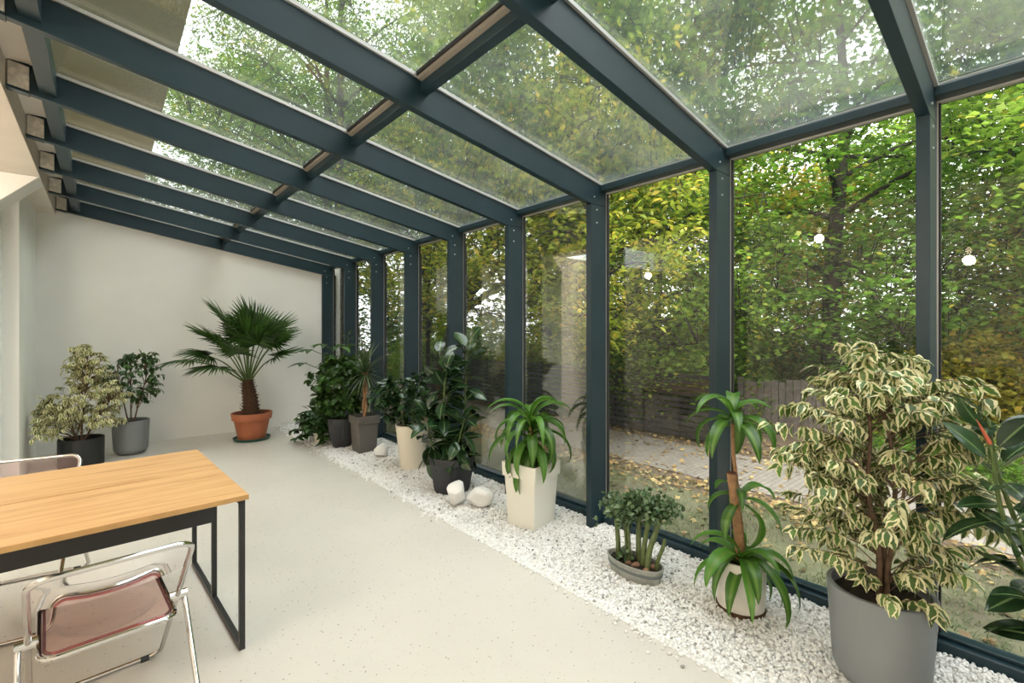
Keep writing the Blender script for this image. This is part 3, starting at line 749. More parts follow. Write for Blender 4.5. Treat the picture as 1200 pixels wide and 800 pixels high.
# 4 --- jade and euphorbia stems in a low oval trough
def plant_jade():
    x, y = 2.475, 1.70; off = (x, y, gz(x)); rng = rnd(51)
    t = thing('jade_plant', 'low jade plant on thick stems in a grey oval trough on the gravel', 'plant', off, 0)
    tilt = -.06
    def ov(r0, r1, z, n=44): return [(r0 * math.cos(a), r1 * math.sin(a), z) for a in [2 * PI * k / n for k in range(n)]]
    rings = [ov(.075, .150, 0), ov(.092, .172, .012), ov(.100, .182, .07), ov(.106, .190, .085), ov(.108, .192, .097), ov(.098, .182, .099), ov(.094, .176, .075)]
    pt = MB().loft(rings).build('pot', M['trough'], t, smooth=True, angle=50)
    MB().loft([ov(.1002, .1822, .052), ov(.1035, .1855, .056), ov(.1045, .1870, .066), ov(.1015, .1845, .070)], False, False).build('glaze_band', M['troughband'], pt, smooth=True)
    soil(t, .09, .078, 1.0, 1.9)
    for k in range(9):
        p = (rng.uniform(-.06, .05), rng.uniform(-.13, .13)); s = rng.uniform(.012, .022)
        bm = bmesh.new(); bmesh.ops.create_icosphere(bm, subdivisions=2, radius=s)
        for v in bm.verts: v.co = v.co * (1 + rng.normal(0, .06)); v.co.z *= .7
        me = bpy.data.meshes.new('bark_chip'); bm.to_mesh(me); bm.free()
        link('bark_chip', me, simple('bark_chip', (.30, .17, .11), .9) if k == 0 else bpy.data.materials['bark_chip'], t, (p[0], p[1], .088))
    b = np.array([x, y, 0]); stems = []; sr = []
    for (dx, dy, h, lx, ly, r) in ((.0, .12, .30, .0, .02, .016), (.01, .06, .30, -.01, .02, .012), (-.02, .02, .33, .0, .02, .010), (.02, -.02, .36, .0, .0, .013), (.0, -.06, .38, .03, -.03, .017), (-.02, -.10, .36, .06, -.06, .018), (.02, -.14, .20, .03, -.04, .013), (.03, .0, .34, .03, .02, .010)):
        s = arc([b + (dx, dy, .09), b + (dx + lx * .2, dy + ly * .2, .09 + h * .35), b + (dx + lx * .7, dy + ly * .7, .09 + h * .7), b + (dx + lx, dy + ly, .09 + h)], 5)
        stems.append(s); rr = np.linspace(r, r * .85, len(s)); rr[-1] *= .5; sr.append(rr)
    wood(stems, sr, [], off, 9).build('stems', M['cactus'], t, smooth=True, angle=180)
    P = []; D = []
    for s in stems[:6] + stems[7:]:
        for k in range(30):
            c = s[-1] + rng.normal(0, 1, 3) * np.array([.035, .055, .042]) + np.array([0, -.01, .0])
            for q in range(6):
                d = nrm(rng.normal(size=3) + np.array([0, 0, .3])); P.append(c + d * .008); D.append(d)
    for q in range(40):
        d = nrm(rng.normal(size=3) + np.array([0, 0, .3])); P.append(b + (-.03, .05, .13) + d * rng.uniform(.01, .04)); D.append(d)
    n = len(P)
    blades_obj('foliage', M['jade'], t, off, (np.array(P), np.array(D), np.array([0, 0, 1.]) + rng.normal(0, .4, (n, 3)), rng.uniform(.030, .046, n), rng.uniform(.018, .026, n), rng.uniform(-.2, .5, n)), dict(prof='round', seg=3, fold=.2), XLIM)
plant_jade()

# 5 --- corn plant in an ivory square pot
def square_pot(t, hb, ht, h, collar, m, soil_z, r=.012):
    rings = [rsq(hb - .004, 0, r), rsq(hb, .006, r), rsq(ht - .018 * .9, h - collar, r), rsq(ht - .004, h - collar + .004, r), rsq(ht, h - .004, r), rsq(ht - .003, h, r), rsq(ht - .014, h, r), rsq(ht - .02, soil_z - .02, r)]
    MB().loft(rings).build('pot', m, t, smooth=True, angle=30)
    soil(t, ht - .018, soil_z, sq=True)
def plant_square_corn():
    x, y = 2.54, 2.70; off = (x, y, gz(x)); rng = rnd(61)
    t = thing('potted_corn_plant', 'leafy corn plant without bare cane in an ivory square pot', 'plant', off, rad(8))
    square_pot(t, .130, .168, .49, .11, M['ivorypot'], .43)
    b = np.array([x, y, 0]); R = Matrix.Rotation(-rad(8), 3, 'Z'); Rn = np.array(R)
    st = arc([b + (0, 0, .44), b + (.0, .0, .62), b + (-.005, .0, .80)], 6)
    mb = MB(); mb.tube((st - np.array(off)) @ Rn.T, list(np.linspace(.020, .014, len(st))), 9); mb.build('stem', M['cane'], t, smooth=True)
    P, D, Nn, Ln, W = rosette(rng, b + (0, 0, .83), 42, (.34, .48), (.062, .082), (86, -30))
    P = [p - np.array([0, 0, .22 * (k / 42)]) for k, p in enumerate(P)]
    V, F, UV, vp, fp = leaf_blades(np.array(P), np.array(D), np.array(Nn), Ln, W, rng.uniform(2.0, 3.2, 42), prof='strap', seg=12, fold=.25, wave=.25, rng=rng)
    V, F, UV = keep_inside(V, F, UV, vp, fp, XLIM)
    link('foliage', mesh_arrays('foliage', (V - np.array(off)) @ Rn.T, F, UV), M['dracaena'], t)
plant_square_corn()

# 6 --- rubber plant in a charcoal pot
def rimpot(t, rb, rt, h, collar, m, soil_z, out=.012):
    pr = [(rb - .006, 0), (rb, .006), (rt - out, h - collar), (rt - .003, h - collar + .006), (rt, h - .008), (rt - .004, h)]
    pot_round(t, pr, .014, soil_z, m)
def plant_rubber_far():
    x, y = 2.50, 3.76; off = (x, y, gz(x))
    t = thing('potted_rubber_plant', 'rubber plant with broad glossy leaves in a charcoal pot behind two white rocks', 'plant', off)
    rimpot(t, .165, .222, .335, .07, M['charpot'], .29)
    b = np.array([x, y, 0])
    stems = [arc([b + (0, .02, .28), b + (-.02, .04, .7), b + (-.02, .05, 1.05), b + (-.08, .1, 1.32)], 11),
             arc([b + (.05, -.02, .28), b + (.1, -.05, .6), b + (.12, -.06, 1.0), b + (.13, -.06, 1.40)], 12),
             arc([b + (-.04, .0, .28), b + (-.10, -.02, .6), b + (-.12, -.05, .95), b + (-.10, -.06, 1.16)], 11),
             arc([b + (-.02, -.06, .28), b + (-.02, -.14, .5), b + (.02, -.18, .72)], 11),
             arc([b + (-.08, .08, .28), b + (-.16, .12, .5), b + (-.18, .14, .78)], 11)]
    rubber(t, off, 64, stems, [np.linspace(.012, .006, len(s)) for s in stems], (2, 1), (.17, .24), (.095, .13), M['rubber_leaf'])
plant_rubber_far()

# 7 --- glossy plant in a tall cream pot
def plant_cream():
    x, y = 2.575, 4.66; off = (x, y, gz(x)); rng = rnd(71)
    t = thing('potted_fig', 'glossy dark-leaved plant in a tall round cream pot', 'plant', off)
    pr = [(.120, 0), (.128, .006), (.178, .455), (.181, .462), (.181, .482), (.177, .486)]
    pot_round(t, pr, .013, .44, M['creampot'])
    b = np.array([x, y, 0])
    stems = [arc([b + (dx, dy, .43), b + (dx * 1.6, dy * 1.6, .62), b + (dx * 2.4, dy * 2.4, .85 + dz)], 6) for dx, dy, dz in ((.02, .0, .18), (-.05, .03, .08), (-.03, -.05, .14), (.04, .05, .1), (-.08, .0, .0))]
    tips = ellipsoid_tips(rng, b + (-.07, .0, .80), (.37, .36, .32), 72, .4)
    tips[:, 2] = np.maximum(tips[:, 2], .52)
    shrub(t, off, 72, stems, [np.linspace(.007, .004, len(s)) for s in stems], tips, 7, (.075, .11), (.045, .065), M['glossy'], prof='oval', droop=(.1, .7), dirmix=(.5, .7, .15), barkm=M['greenstem'], lift=.05)
plant_cream()

# 8 --- narrow leaved dracaena on a braided cane in a taupe square pot
def plant_spiky():
    x, y = 2.475, 5.70; off = (x, y, gz(x)); rng = rnd(81)
    t = thing('potted_dragon_tree', 'spiky narrow-leaved plant on a twisted tan cane in a taupe square pot', 'plant', off)
    square_pot(t, .112, .148, .46, .10, M['taupepot'], .42)
    b = np.array([x, y, 0]); k = np.linspace(0, 1, 26)
    for ph in (0, PI):
        s = np.stack([.018 * np.cos(k * 9 + ph) + .012 * k, .018 * np.sin(k * 9 + ph), .40 + .62 * k], -1)
        MB().tube(s - np.array([0, 0, off[2]]), list(np.linspace(.017, .014, 26)), 8).build('cane', M['cane'], t, smooth=True)
    P, D, Nn, Ln, W = rosette(rng, b + (.012, 0, 1.03), 78, (.30, .52), (.018, .026), (88, -55))
    blades_obj('foliage', M['spiky'], t, off, (np.array(P), np.array(D), np.array(Nn), Ln, W, rng.uniform(.1, .75, 78)), dict(prof='sword', seg=6, fold=.25), XLIM)
    stm = [arc([b + (dx, dy, .41), b + (dx * 1.3, dy * 1.3, .50), b + (dx * 1.8, dy * 1.8, .58)], 4) for dx, dy in ((-.08, .02), (.08, -.03), (.06, .07))]
    for k, s in enumerate(stm):
        tp = np.array([s[-1] + rng.normal(0, .03, 3) + (0, 0, .05) for q in range(4)])
        shrub(t, off, 82 + k, [s], [np.linspace(.004, .002, len(s))], tp, 5, (.06, .10), (.03, .05), M['bushy'], prof='oval', barkm=M['greenstem'], lift=.03, woodname='shoot').name = 'shoot_foliage'
plant_spiky()

# 9 --- dense bushy plant in the ribbed pot
def plant_bushy():
    x, y = 2.36, 6.14; off = (x, y, gz(x)); rng = rnd(91)
    t = thing('potted_shrub', 'dense bushy dark green plant in a charcoal ribbed pot near the end wall', 'plant', off)
    n = 120; rings = []
    for r, z in ((.105, 0), (.112, .006), (.150, .16), (.172, .30), (.178, .372), (.176, .386), (.164, .388), (.158, .33)):
        am = .0035 if .006 < z < .37 and r > .11 else 0
        rings.append([((r + am * (1 if j % 3 else -1)) * math.cos(2 * PI * j / n), (r + am * (1 if j % 3 else -1)) * math.sin(2 * PI * j / n), z) for j in range(n)])
    MB().loft(rings).build('pot', M['ribpot'], t, smooth=True, angle=25)
    soil(t, .158, .345)
    b = np.array([x, y, 0])
    stems = [arc([b + (dx, dy, .34), b + (dx * 1.5, dy * 1.5, .6), b + (dx * 2.2, dy * 2.2, .9 + dz), b + (dx * 2.6, dy * 2.6, 1.08 + dz)], 6) for dx, dy, dz in ((0, 0, .12), (-.06, .02, .02), (.05, .04, .05), (-.02, -.06, -.02), (.05, -.04, 0))]
    tips = np.concatenate([ellipsoid_tips(rng, b + (-.04, 0, .86), (.40, .36, .40), 120, .5), ellipsoid_tips(rng, b + (-.05, 0, .58), (.36, .30, .18), 40, .4)])
    shrub(t, off, 92, stems, [np.linspace(.007, .004, len(s)) for s in stems], tips, 9, (.07, .11), (.05, .075), M['bushy'], prof='oval', droop=(.2, .9), dirmix=(.4, .6, .35), barkm=M['greenstem'], lift=.05, zmin=.40)
    # the long-stalked larger leaves on top
    P = []; D = []; mb = MB()
    for dx, dy, z in ((-.36, .05, 1.29), (-.22, .0, 1.36), (-.05, -.05, 1.32), (-.42, .1, 1.12), (.05, .05, 1.35)):
        tip = b + (dx, dy, z); s = arc([b + (dx * .2, dy * .2, .8), b + (dx * .5, dy * .5, z - .12), tip], 5); mb.tube(s - np.array(off), .004, 6)
        for q in range(3):
            a = math.atan2(dy, dx - .001) + (q - 1) * 1.1; P.append(tip); D.append((math.cos(a), math.sin(a), .05))
    mb.build('leaf_stalks', M['greenstem'], t, smooth=True)
    blades_obj('crown_foliage', M['bushy'], t, off, (np.array(P), np.array(D), np.array([[0, 0, 1.]] * len(P)), rng.uniform(.17, .24, len(P)), .085, rng.uniform(.3, .8, len(P))), dict(prof='oval', seg=6), XLIM)
    # thin upright shoot with little leaves
    st = [arc([b + (.08, .08, .9), b + (.12, .1, 1.25), b + (.13, .12, 1.50)], 8)]
    tp = np.array([st[0][k] + np.array([math.cos(k * 2.4) * .06, math.sin(k * 2.4) * .06, .05]) for k in range(3, 17)])
    shrub(t, off, 95, st, [np.linspace(.003, .002, len(st[0]))], tp, 3, (.035, .055), (.02, .03), M['ivy'], prof='oval', barkm=M['greenstem'], lift=.01, start=.6, woodname='shoot').name = 'shoot_foliage'
plant_bushy()

# 10 --- trailing plant in a cream pot behind the ribbed pot
def plant_trailing():
    x, y = 2.27, 6.62; off = (x, y, gz(x)); rng = rnd(101)
    t = thing('trailing_ivy', 'trailing dark-leaved plant in a small cream pot, its runners lying on the gravel', 'plant', off)
    pot_round(t, [(.085, 0), (.09, .005), (.115, .26), (.112, .266)], .01, .23, M['creampot'])
    b = np.array([x, y, 0]); mb = MB(); P = []; D = []; Nn = []
    for k in range(26):
        a = rng.uniform(PI * .65, PI * 1.75) if k < 20 else rng.uniform(0, 2 * PI); l = rng.uniform(.18, .42)
        o_ = np.array([math.cos(a), math.sin(a), 0])
        low = rng.random() < .6
        e = b + o_ * l * (1.05 if low else .8) + (0, 0, (.05 if low else .22) + rng.uniform(0, .14))
        s = arc([b + o_ * .03 + (0, 0, .235), b + o_ * (.10 + .25 * l) + (0, 0, .33 + rng.uniform(0, .12)), e * .55 + (b + o_ * l * .4 + (0, 0, .25)) * .45, e], 5)
        s[:, 1] = np.minimum(s[:, 1], 8.1); s[:, 2] = np.maximum(s[:, 2], .05)
        mb.tube(s - np.array(off), .0025, 5)
        for q in range(3, len(s)):
            for w in range(2):
                d = nrm(np.array([rng.normal(0, 1), rng.normal(0, 1), -.25])); P.append(s[q]); D.append(d); Nn.append(np.array([0, 0, 1.]) + o_ * .5 + rng.normal(0, .2, 3))
    # upright bushier part
    for k in range(120):
        d = nrm(rng.normal(size=3) + (0, 0, .2)); p = b + (-.05, -.02, .34) + d * np.array([.26, .24, .16]) * rng.random() ** .4; P.append(p); D.append(nrm(d + (0, 0, -.3))); Nn.append(np.array([0, 0, 1.]) + rng.normal(0, .3, 3))
    mb.build('runners', M['greenstem'], t, smooth=True)
    n = len(P)
    blades_obj('foliage', M['ivy'], t, off, (np.array(P), np.array(D), np.array(Nn), rng.uniform(.06, .10, n), rng.uniform(.045, .07, n), rng.uniform(.1, .7, n)), dict(prof='oval', seg=4), XLIM, zmin=.03)
plant_trailing()

# 11 --- fan palm in terracotta
def plant_palm():
    x, y = 1.58, 7.46; off = (x, y, 0.); rng = rnd(111)
    t = thing('potted_fan_palm', 'fan palm in a terracotta pot standing before the white end wall', 'plant', (x, y, .0))
    MB().lathe([(.19, 0), (.225, .004), (.240, .038), (.233, .040), (.215, .014), (.001, .012)], 44).build('saucer', M['greensaucer'], t, smooth=True, angle=40)
    pr = [(.165, .014), (.172, .02), (.226, .285), (.250, .292), (.262, .375), (.258, .385)]
    pot_round(t, pr, .02, .345, M['terracotta'])
    b = np.array([x, y, 0])
    tr = arc([b + (-.01, 0, .33), b + (-.02, 0, .55), b + (-.045, 0, .74), b + (-.05, 0, .85)], 9)
    rr = np.linspace(.11, .065, len(tr)) * (1 + .12 * np.array([(-1) ** k for k in range(len(tr))]))
    mb = MB(); mb.tube(tr, list(rr), 18)
    for k in range(220):
        q = rng.integers(0, len(tr) - 1); a = rng.uniform(0, 2 * PI); p = tr[q] + np.array([math.cos(a), math.sin(a), 0]) * rr[q] * .95
        mb.tube([p, p + np.array([math.cos(a) * .03, math.sin(a) * .03, rng.uniform(.0, .05)])], [.003, .001], 4)
    mb.build('trunk', M['fibre'], t, smooth=True, angle=180)
    top = b + (-.05, 0, .84); P = []; D = []; Nn = []; Ln = []; W = []; K = []; pet = MB()
    # (azimuth deg, elevation, petiole length, fan radius)
    fans = [(178, 72, .80, .50), (200, 26, .78, .42), (170, 40, .62, .42), (215, 28, .50, .44), (255, 70, .62, .46), (290, 60, .58, .48), (330, 58, .60, .46), (0, 66, .72, .50), (20, 55, .66, .46),
            (60, 70, .62, .42), (110, 72, .66, .42), (270, 82, .78, .46), (310, 78, .72, .44), (240, 48, .50, .42), (345, 45, .50, .44), (150, 60, .58, .40), (190, 55, .70, .46), (90, 80, .66, .42)]
    for az, el, pl, fr in fans:
        a, e = rad(az), rad(el); d = np.array([math.cos(a) * math.cos(e), math.sin(a) * math.cos(e) * .62, math.sin(e)]); d /= np.linalg.norm(d)
        end = top + d * pl + np.array([0, 0, -.05 * math.cos(e)])
        s = arc([top + d * .02 - (0, 0, .05), top + d * pl * .55 + (0, 0, .015), end], 5); pet.tube(s, list(np.linspace(.011, .006, len(s))), 6)
        dd = nrm(end - s[-3]); side = nrm(np.cross(dd, [0, 0, 1.]) + rng.normal(0, .12, 3)); up = np.cross(side, dd)
        m_ = 34; tilt = -.15
        fd = nrm(dd + up * tilt)
        for q in range(m_):
            th = rad(-112 + 224 * q / (m_ - 1)); v = fd * math.cos(th) + side * math.sin(th)
            v = nrm(v + up * .16 * abs(math.sin(th)))
            P.append(end); D.append(v); Nn.append(up + rng.normal(0, .05, 3)); Ln.append(fr * (1 - .22 * abs(math.sin(th / 2))) * rng.uniform(.94, 1.04)); W.append(fr * .082)
            K.append(rng.uniform(.15, .45) + (.35 if el < 45 else .0))
    pet.build('petioles', M['greenstem'], t, smooth=True)
    blades_obj('fronds', M['palm'], t, (x, y, 0), (np.array(P), np.array(D), np.array(Nn), np.array(Ln), np.array(W), np.array(K)), dict(prof='fanseg', seg=7, fold=.35), 99., ymax=8.19)
    for o in t.children:
        if o.name.startswith(('trunk', 'petioles')):
            o.data.transform(Matrix.Translation((-x, -y, 0)))
plant_palm()

# 12 --- small green fig in the grey rounded pot by the end wall
def plant_green_fig():
    x, y = .25, 7.60; off = (x, y, 0.); rng = rnd(121)
    t = thing('potted_weeping_fig', 'plain green small-leaved fig in a grey rounded pot by the white end wall', 'plant', off)
    pot_round(t, bevelpot(.175, .190, .42, .085), .013, .38, M['greypot'])
    b = np.array([x, y, 0])
    stems = [arc([b + (dx * .3, dy * .3, .37), b + (dx, dy, .7), b + (dx * 1.6, dy * 1.6, 1.0 + dz), b + (dx * 1.5, dy * 1.5, 1.2 + dz)], 6) for dx, dy, dz in ((0, 0, .02), (.09, -.02, -.08), (-.08, .02, -.02))]
    tips = np.concatenate([ellipsoid_tips(rng, b + (.03, -.05, .93), (.34, .32, .34), 90, .45), ellipsoid_tips(rng, b + (.1, -.05, 1.18), (.24, .2, .10), 18, .4)])
    shrub(t, off, 122, stems, [np.linspace(.009, .004, len(s)) for s in stems], tips, 9, (.05, .075), (.028, .038), M['ficus'], droop=(.3, 1.0), dirmix=(.5, .6, .4), ymax=8.19)
plant_green_fig()

# 13 --- variegated fig in the black cylinder pot
def plant_var_fig():
    x, y = -.20, 7.26; off = (x, y, 0.); rng = rnd(131)
    t = thing('potted_weeping_fig', 'spreading cream-edged fig in a black cylinder pot between the oak table and the end wall', 'plant', off)
    pot_round(t, bevelpot(.200, .202, .32, .012), .012, .275, M['blackpot'])
    b = np.array([x, y, 0])
    stems = [arc([b + (0, 0, .27), b + (.01, .0, .55), b + (.04, .0, .85), b + (.05, .0, 1.2)], 7), arc([b + (-.02, .02, .27), b + (-.1, .05, .45), b + (-.25, .1, .62)], 6), arc([b + (.02, 0, .27), b + (.12, -.03, .5), b + (.24, -.05, .7)], 6)]
    tips = []
    for z, r, n, cx in ((.50, .52, 42, -.06), (.60, .50, 44, -.06), (.70, .44, 36, 0), (.80, .38, 30, .04), (.90, .32, 24, .06), (1.00, .27, 20, .05), (1.10, .22, 18, .02), (1.2, .2, 16, .04), (1.29, .17, 10, .05), (1.36, .08, 4, .05)):
        for k in range(n):
            a = rng.uniform(0, 2 * PI); q = r * (.35 + .7 * rng.random() ** .7); tips.append(b + (cx + q * math.cos(a), q * math.sin(a) * .8, z + rng.normal(0, .03)))
    tips = [np.maximum(q_, [-.57, -9, 0]) for q_ in tips]
    for q in ((-.38, -.5, .42), (-.36, -.45, .47), (-.34, -.35, .50), (-.36, -.6, .45)): tips.append(b + q)
    shrub(t, off, 132, stems, [np.linspace(.011, .004, len(s)) for s in stems], np.array(tips), 8, (.055, .08), (.030, .042), M['varieg2'], droop=(.3, 1.1), dirmix=(.45, .6, .5), ymax=8.19, xmin=-.63)
plant_var_fig()

# ------------------------------------------------------------------ pendant lamps of the adjoining room (seen mirrored in the glass)
def pendant(x, y, z, label):
    t = thing('pendant_lamp', label, 'lamp', (x, y, z), 0, 'pendant lamps of the adjoining room')
    MB().tube([(0, 0, .10), (0, 0, 3.42 - z)], .004, 6).build('cord', M['rubber'], t)
    MB().lathe([(.02, .12), (.028, .11), (.030, .05), (.026, .04)], 16).build('socket', M['black'], t, smooth=True)
    MB().lathe([(.001, -.045), (.021, -.035), (.030, -.008), (.026, .02), (.018, .045)], 18).build('bulb', M['bulb'], t, smooth=True)
    ld = bpy.data.lights.new('bulb_light', 'POINT'); ld.energy = LAMP; ld.color = (1., .86, .70); ld.shadow_soft_size = .06
    lo = bpy.data.objects.new('bulb_light', ld); COL.objects.link(lo); lo.location = (0, 0, -.12); lo.parent = t
LAMP = 70.
pendant(-2.0, 2.29, 3.03, 'bare bulb hanging on a short cord behind the table')
pendant(-2.0, 5.20, 2.74, 'bare bulb hanging before the white cross wall')
pendant(-2.0, .69, 2.52, 'bare bulb hanging on the longest cord')
pendant(-2.0, .10, 2.62, 'bare bulb hanging close by the white wall behind the viewer')

# ================================================================== THE GARDEN
GRD = -.10
struct(MB().box(3.06, 40, -14, 40, -.4, GRD - .012), 'ground', M['earth'], 'bare garden earth beyond the glass')
struct(MB().box(-12, 3.06, 8.46, 40, -.4, GRD - .012), 'ground_rear', M['earth'], 'garden earth beyond the end wall')
struct(MB().box(3.07, 4.55, -6, 16, -.3, GRD), 'lawn', M['lawn'], 'thin grass strip outside the glass wall')
struct(MB().box(5.0, 6.35, -6, 18, -.3, GRD), 'path', M['paver'], 'grey paved path in the garden')
def grass():
    rng = rnd(201); n = 26000
    x = rng.uniform(3.08, 4.75, n); y = rng.uniform(-2.5, 7.5, n); keep = rng.random(n) < .35 + .65 * (np.sin(x * 3.1 + y * 1.7) * np.sin(y * 2.3 - x) > -.25)
    x, y = x[keep], y[keep]; n = len(x); a = rng.uniform(0, 2 * PI, n); e = rng.uniform(.5, 1.4, n)
    D = np.stack([np.cos(a) * np.cos(e), np.sin(a) * np.cos(e), np.sin(e)], -1)
    V, F, UV, vp, fp = leaf_blades(np.stack([x, y, np.full(n, GRD)], -1), D, np.stack([-np.cos(a), -np.sin(a), np.full(n, .5)], -1), rng.uniform(.03, .085, n), rng.uniform(.004, .007, n), rng.uniform(.3, 1.4, n), prof='sword', seg=2)
    props(link('grass', mesh_arrays('grass', V, F, UV), M['grass']), 'short thin grass growing outside the glass wall', 'grass', None, 'stuff')
grass()
# broad leaf templates for trees
def star_leaf():
    a = np.linspace(0, 2 * PI, 11)[:-1]; r = np.array([.95, .5, .8, .42, .55, .35, .55, .42, .8, .5])
    return np.concatenate([[[0, 0, .05]], np.stack([r * np.cos(a), r * np.sin(a), -.10 * r], -1)]), np.array([(0, 1 + k, 1 + (k + 1) % 10) for k in range(10)])
def diamond_leaf():
    v = np.array([[-.5, 0, 0], [-.12, .24, .05], [.2, .2, .03], [.62, 0, -.12], [.2, -.2, .03], [-.12, -.24, .05]])
    return v, np.array([(0, 1, 5), (1, 2, 5), (2, 4, 5), (2, 3, 4)])[:, ::-1]
def flat_leaves(P, S, tilt, rng, tpl, down=0.):
    tv, tf = tpl; n = len(P)
    up = nrm(np.array([0, 0, 1.]) + rng.normal(0, tilt, (n, 3))); a = rng.uniform(0, 2 * PI, n)
    d = np.stack([np.cos(a), np.sin(a), np.full(n, -down)], -1); d = nrm(d - up * (d * up).sum(-1, keepdims=True) * (1 - down * .3)); b = np.cross(up, d)
    V = P[:, None] + S[:, None, None] * (tv[None, :, 0:1] * d[:, None] + tv[None, :, 1:2] * b[:, None] + tv[None, :, 2:3] * up[:, None])
    F = (tf[None] + (np.arange(n) * len(tv))[:, None, None]).reshape(-1, 3)
    return V.reshape(-1, 3), F
def litter():
    rng = rnd(211); n = 5200
    x = np.concatenate([rng.normal(4.7, .22, 2300), rng.normal(6.6, .35, 1500), rng.uniform(3.1, 7.5, 1400)]); y = rng.uniform(-2.5, 9, n)
    V, F = flat_leaves(np.stack([x, y, GRD + .006 + rng.uniform(0, .02, n)], -1), rng.uniform(.02, .05, n), .3, rng, star_leaf())
    props(link('fallen_leaves', mesh_arrays('fallen_leaves', V, F, smooth=False), M['litter']), 'brown and yellow fallen leaves scattered over lawn and path', 'leaves', None, 'stuff')
litter()

def tree_meshes(seed, h, crown_c, crown_r, n_prim, n_tw, per, size, tpl, tilt, down, trunk_r, spray, lean=(0, 0)):
    """trunk (with limbs and twigs) and crown meshes round the origin"""
    rng = rnd(seed)
    tr = arc([(0, 0, -.15), (lean[0] * .25 + rng.normal(0, .05), lean[1] * .25, h * .3), (lean[0] * .6, lean[1] * .6 + rng.normal(0, .1), h * .62), (lean[0], lean[1], h)], 8)
    rr = trunk_r * (1 - .82 * np.linspace(0, 1, len(tr)) ** 1.1); rr[0] *= 1.35
    prim = []; pr_r = []
    for k in range(n_prim):
        f = .28 + .68 * (k + rng.random()) / n_prim; i = min(int(f * (len(tr) - 1)), len(tr) - 2); a0 = tr[i]
        az = k * 2.399 + rng.normal(0, .3); q = rng.uniform(.6, .95)
        zz = crown_c[2] - crown_r[2] + 2 * crown_r[2] * min(.98, max(.04, f - .12 + rng.normal(0, .08)))
        w = math.sqrt(max(.12, 1 - ((zz - crown_c[2]) / crown_r[2]) ** 2)) * q
        e = np.array([crown_c[0] + math.cos(az) * crown_r[0] * w, crown_c[1] + math.sin(az) * crown_r[1] * w, zz])
        s = arc([a0, a0 * .55 + e * .45 + (0, 0, .25 * abs(rng.normal(1, .4))), e], 7); prim.append(s); r0 = max(.02, rr[i] * .5); pr_r.append(np.linspace(r0, .008, len(s)))
    SPn = np.concatenate([s[3:] for s in prim] + [tr[-5:]])
    d = nrm(rng.normal(size=(n_tw, 3))); q = (.30 + .70 * rng.random(n_tw) ** .5)[:, None]
    tips = np.array(crown_c) + d * q * np.array(crown_r)
    tips[:, 2] += rng.normal(0, .1, n_tw)
    mb = MB(); mb.tube(tr, list(rr), 12)
    for s, r in zip(prim, pr_r): mb.tube(s, list(r), 7)
    P = []
    for tip in tips:
        dd = np.linalg.norm(SPn - tip, axis=1); a = SPn[dd.argmin()]; mid = (a + tip) / 2 + (0, 0, .12)
        c = bez(a, mid, tip, 4); mb.tube(c, [.012, .009, .006, .003], 3, cap=False)
        t = (.45 + .65 * rng.random(per))[:, None]; p = a * (1 - t) + tip * t
        P.append(p + rng.normal(0, 1, (per, 3)) * np.array(spray))
    P = np.concatenate(P); V, F = flat_leaves(P, rng.uniform(size[0], size[1], len(P)), tilt, rng, tpl, down)
    tm = bpy.data.meshes.new('trunk'); tm.from_pydata(mb.v, [], mb.f); tm.update(); tm.polygons.foreach_set('use_smooth', np.ones(len(tm.polygons), bool)); tm.materials.append(M['treebark'])
    cm = mesh_arrays('crown', V, F, smooth=False); cm.materials.append(M['maple'])
    return tm, cm
STAR, DIA = star_leaf(), diamond_leaf()
KIND = {
    'maple': tree_meshes(301, 8.5, (0, 0, 5.0), (3.1, 3.1, 4.4), 26, 600, 56, (.048, .082), STAR, .40, .25, .165, (.26, .26, .05)),
    'maple_low': tree_meshes(302, 6.5, (0, 0, 3.4), (2.5, 2.5, 3.1), 22, 480, 58, (.046, .078), STAR, .42, .25, .10, (.24, .24, .05)),
    'ash': tree_meshes(303, 10.5, (.3, 0, 6.8), (3.2, 3.2, 4.6), 22, 480, 36, (.055, .095), DIA, .55, .6, .15, (.22, .22, .14)),
    'young': tree_meshes(304, 5.2, (0, 0, 3.45), (1.35, 1.35, 2.1), 16, 260, 42, (.065, .11), DIA, .5, .6, .05, (.16, .16, .10)),
    'leaning': tree_meshes(305, 8.0, (.6, -4., 6.2), (3.2, 3.2, 3.0), 18, 500, 56, (.05, .085), STAR, .42, .25, .22, (.26, .26, .06), (.6, -5.)),
}
def bush_mesh(seed, r, n, size, tpl):
    rng = rnd(seed); d = nrm(rng.normal(size=(n, 3))); q = (.5 + .5 * rng.random(n) ** .4)[:, None]
    lump = 1 + .22 * np.sin(d[:, :1] * 5 + seed) * np.cos(d[:, 1:2] * 6)
    P = d * q * np.array(r) * lump; P[:, 2] = np.abs(P[:, 2] + r[2] * .15)
    V, F = flat_leaves(P, rng.uniform(size[0], size[1], n), .5, rng, tpl, .4)
    mb = MB()
    for k in range(12):
        e = P[rng.integers(0, n)]; mb.tube(arc([(rng.normal(0, .05), rng.normal(0, .05), -.1), e * .5 + (0, 0, .1), e], 4), list(np.linspace(.014, .004, 9)), 5)
    tm = bpy.data.meshes.new('stems'); tm.from_pydata(mb.v, [], mb.f); tm.update(); tm.materials.append(M['treebark'])
    cm = mesh_arrays('foliage', V, F, smooth=False); cm.materials.append(M['maple'])
    return tm, cm
KIND['bush'] = bush_mesh(311, (1.0, 1.0, 1.25), 9000, (.036, .06), STAR)
KIND['bush_low'] = bush_mesh(312, (.9, .9, .62), 5200, (.04, .065), DIA)
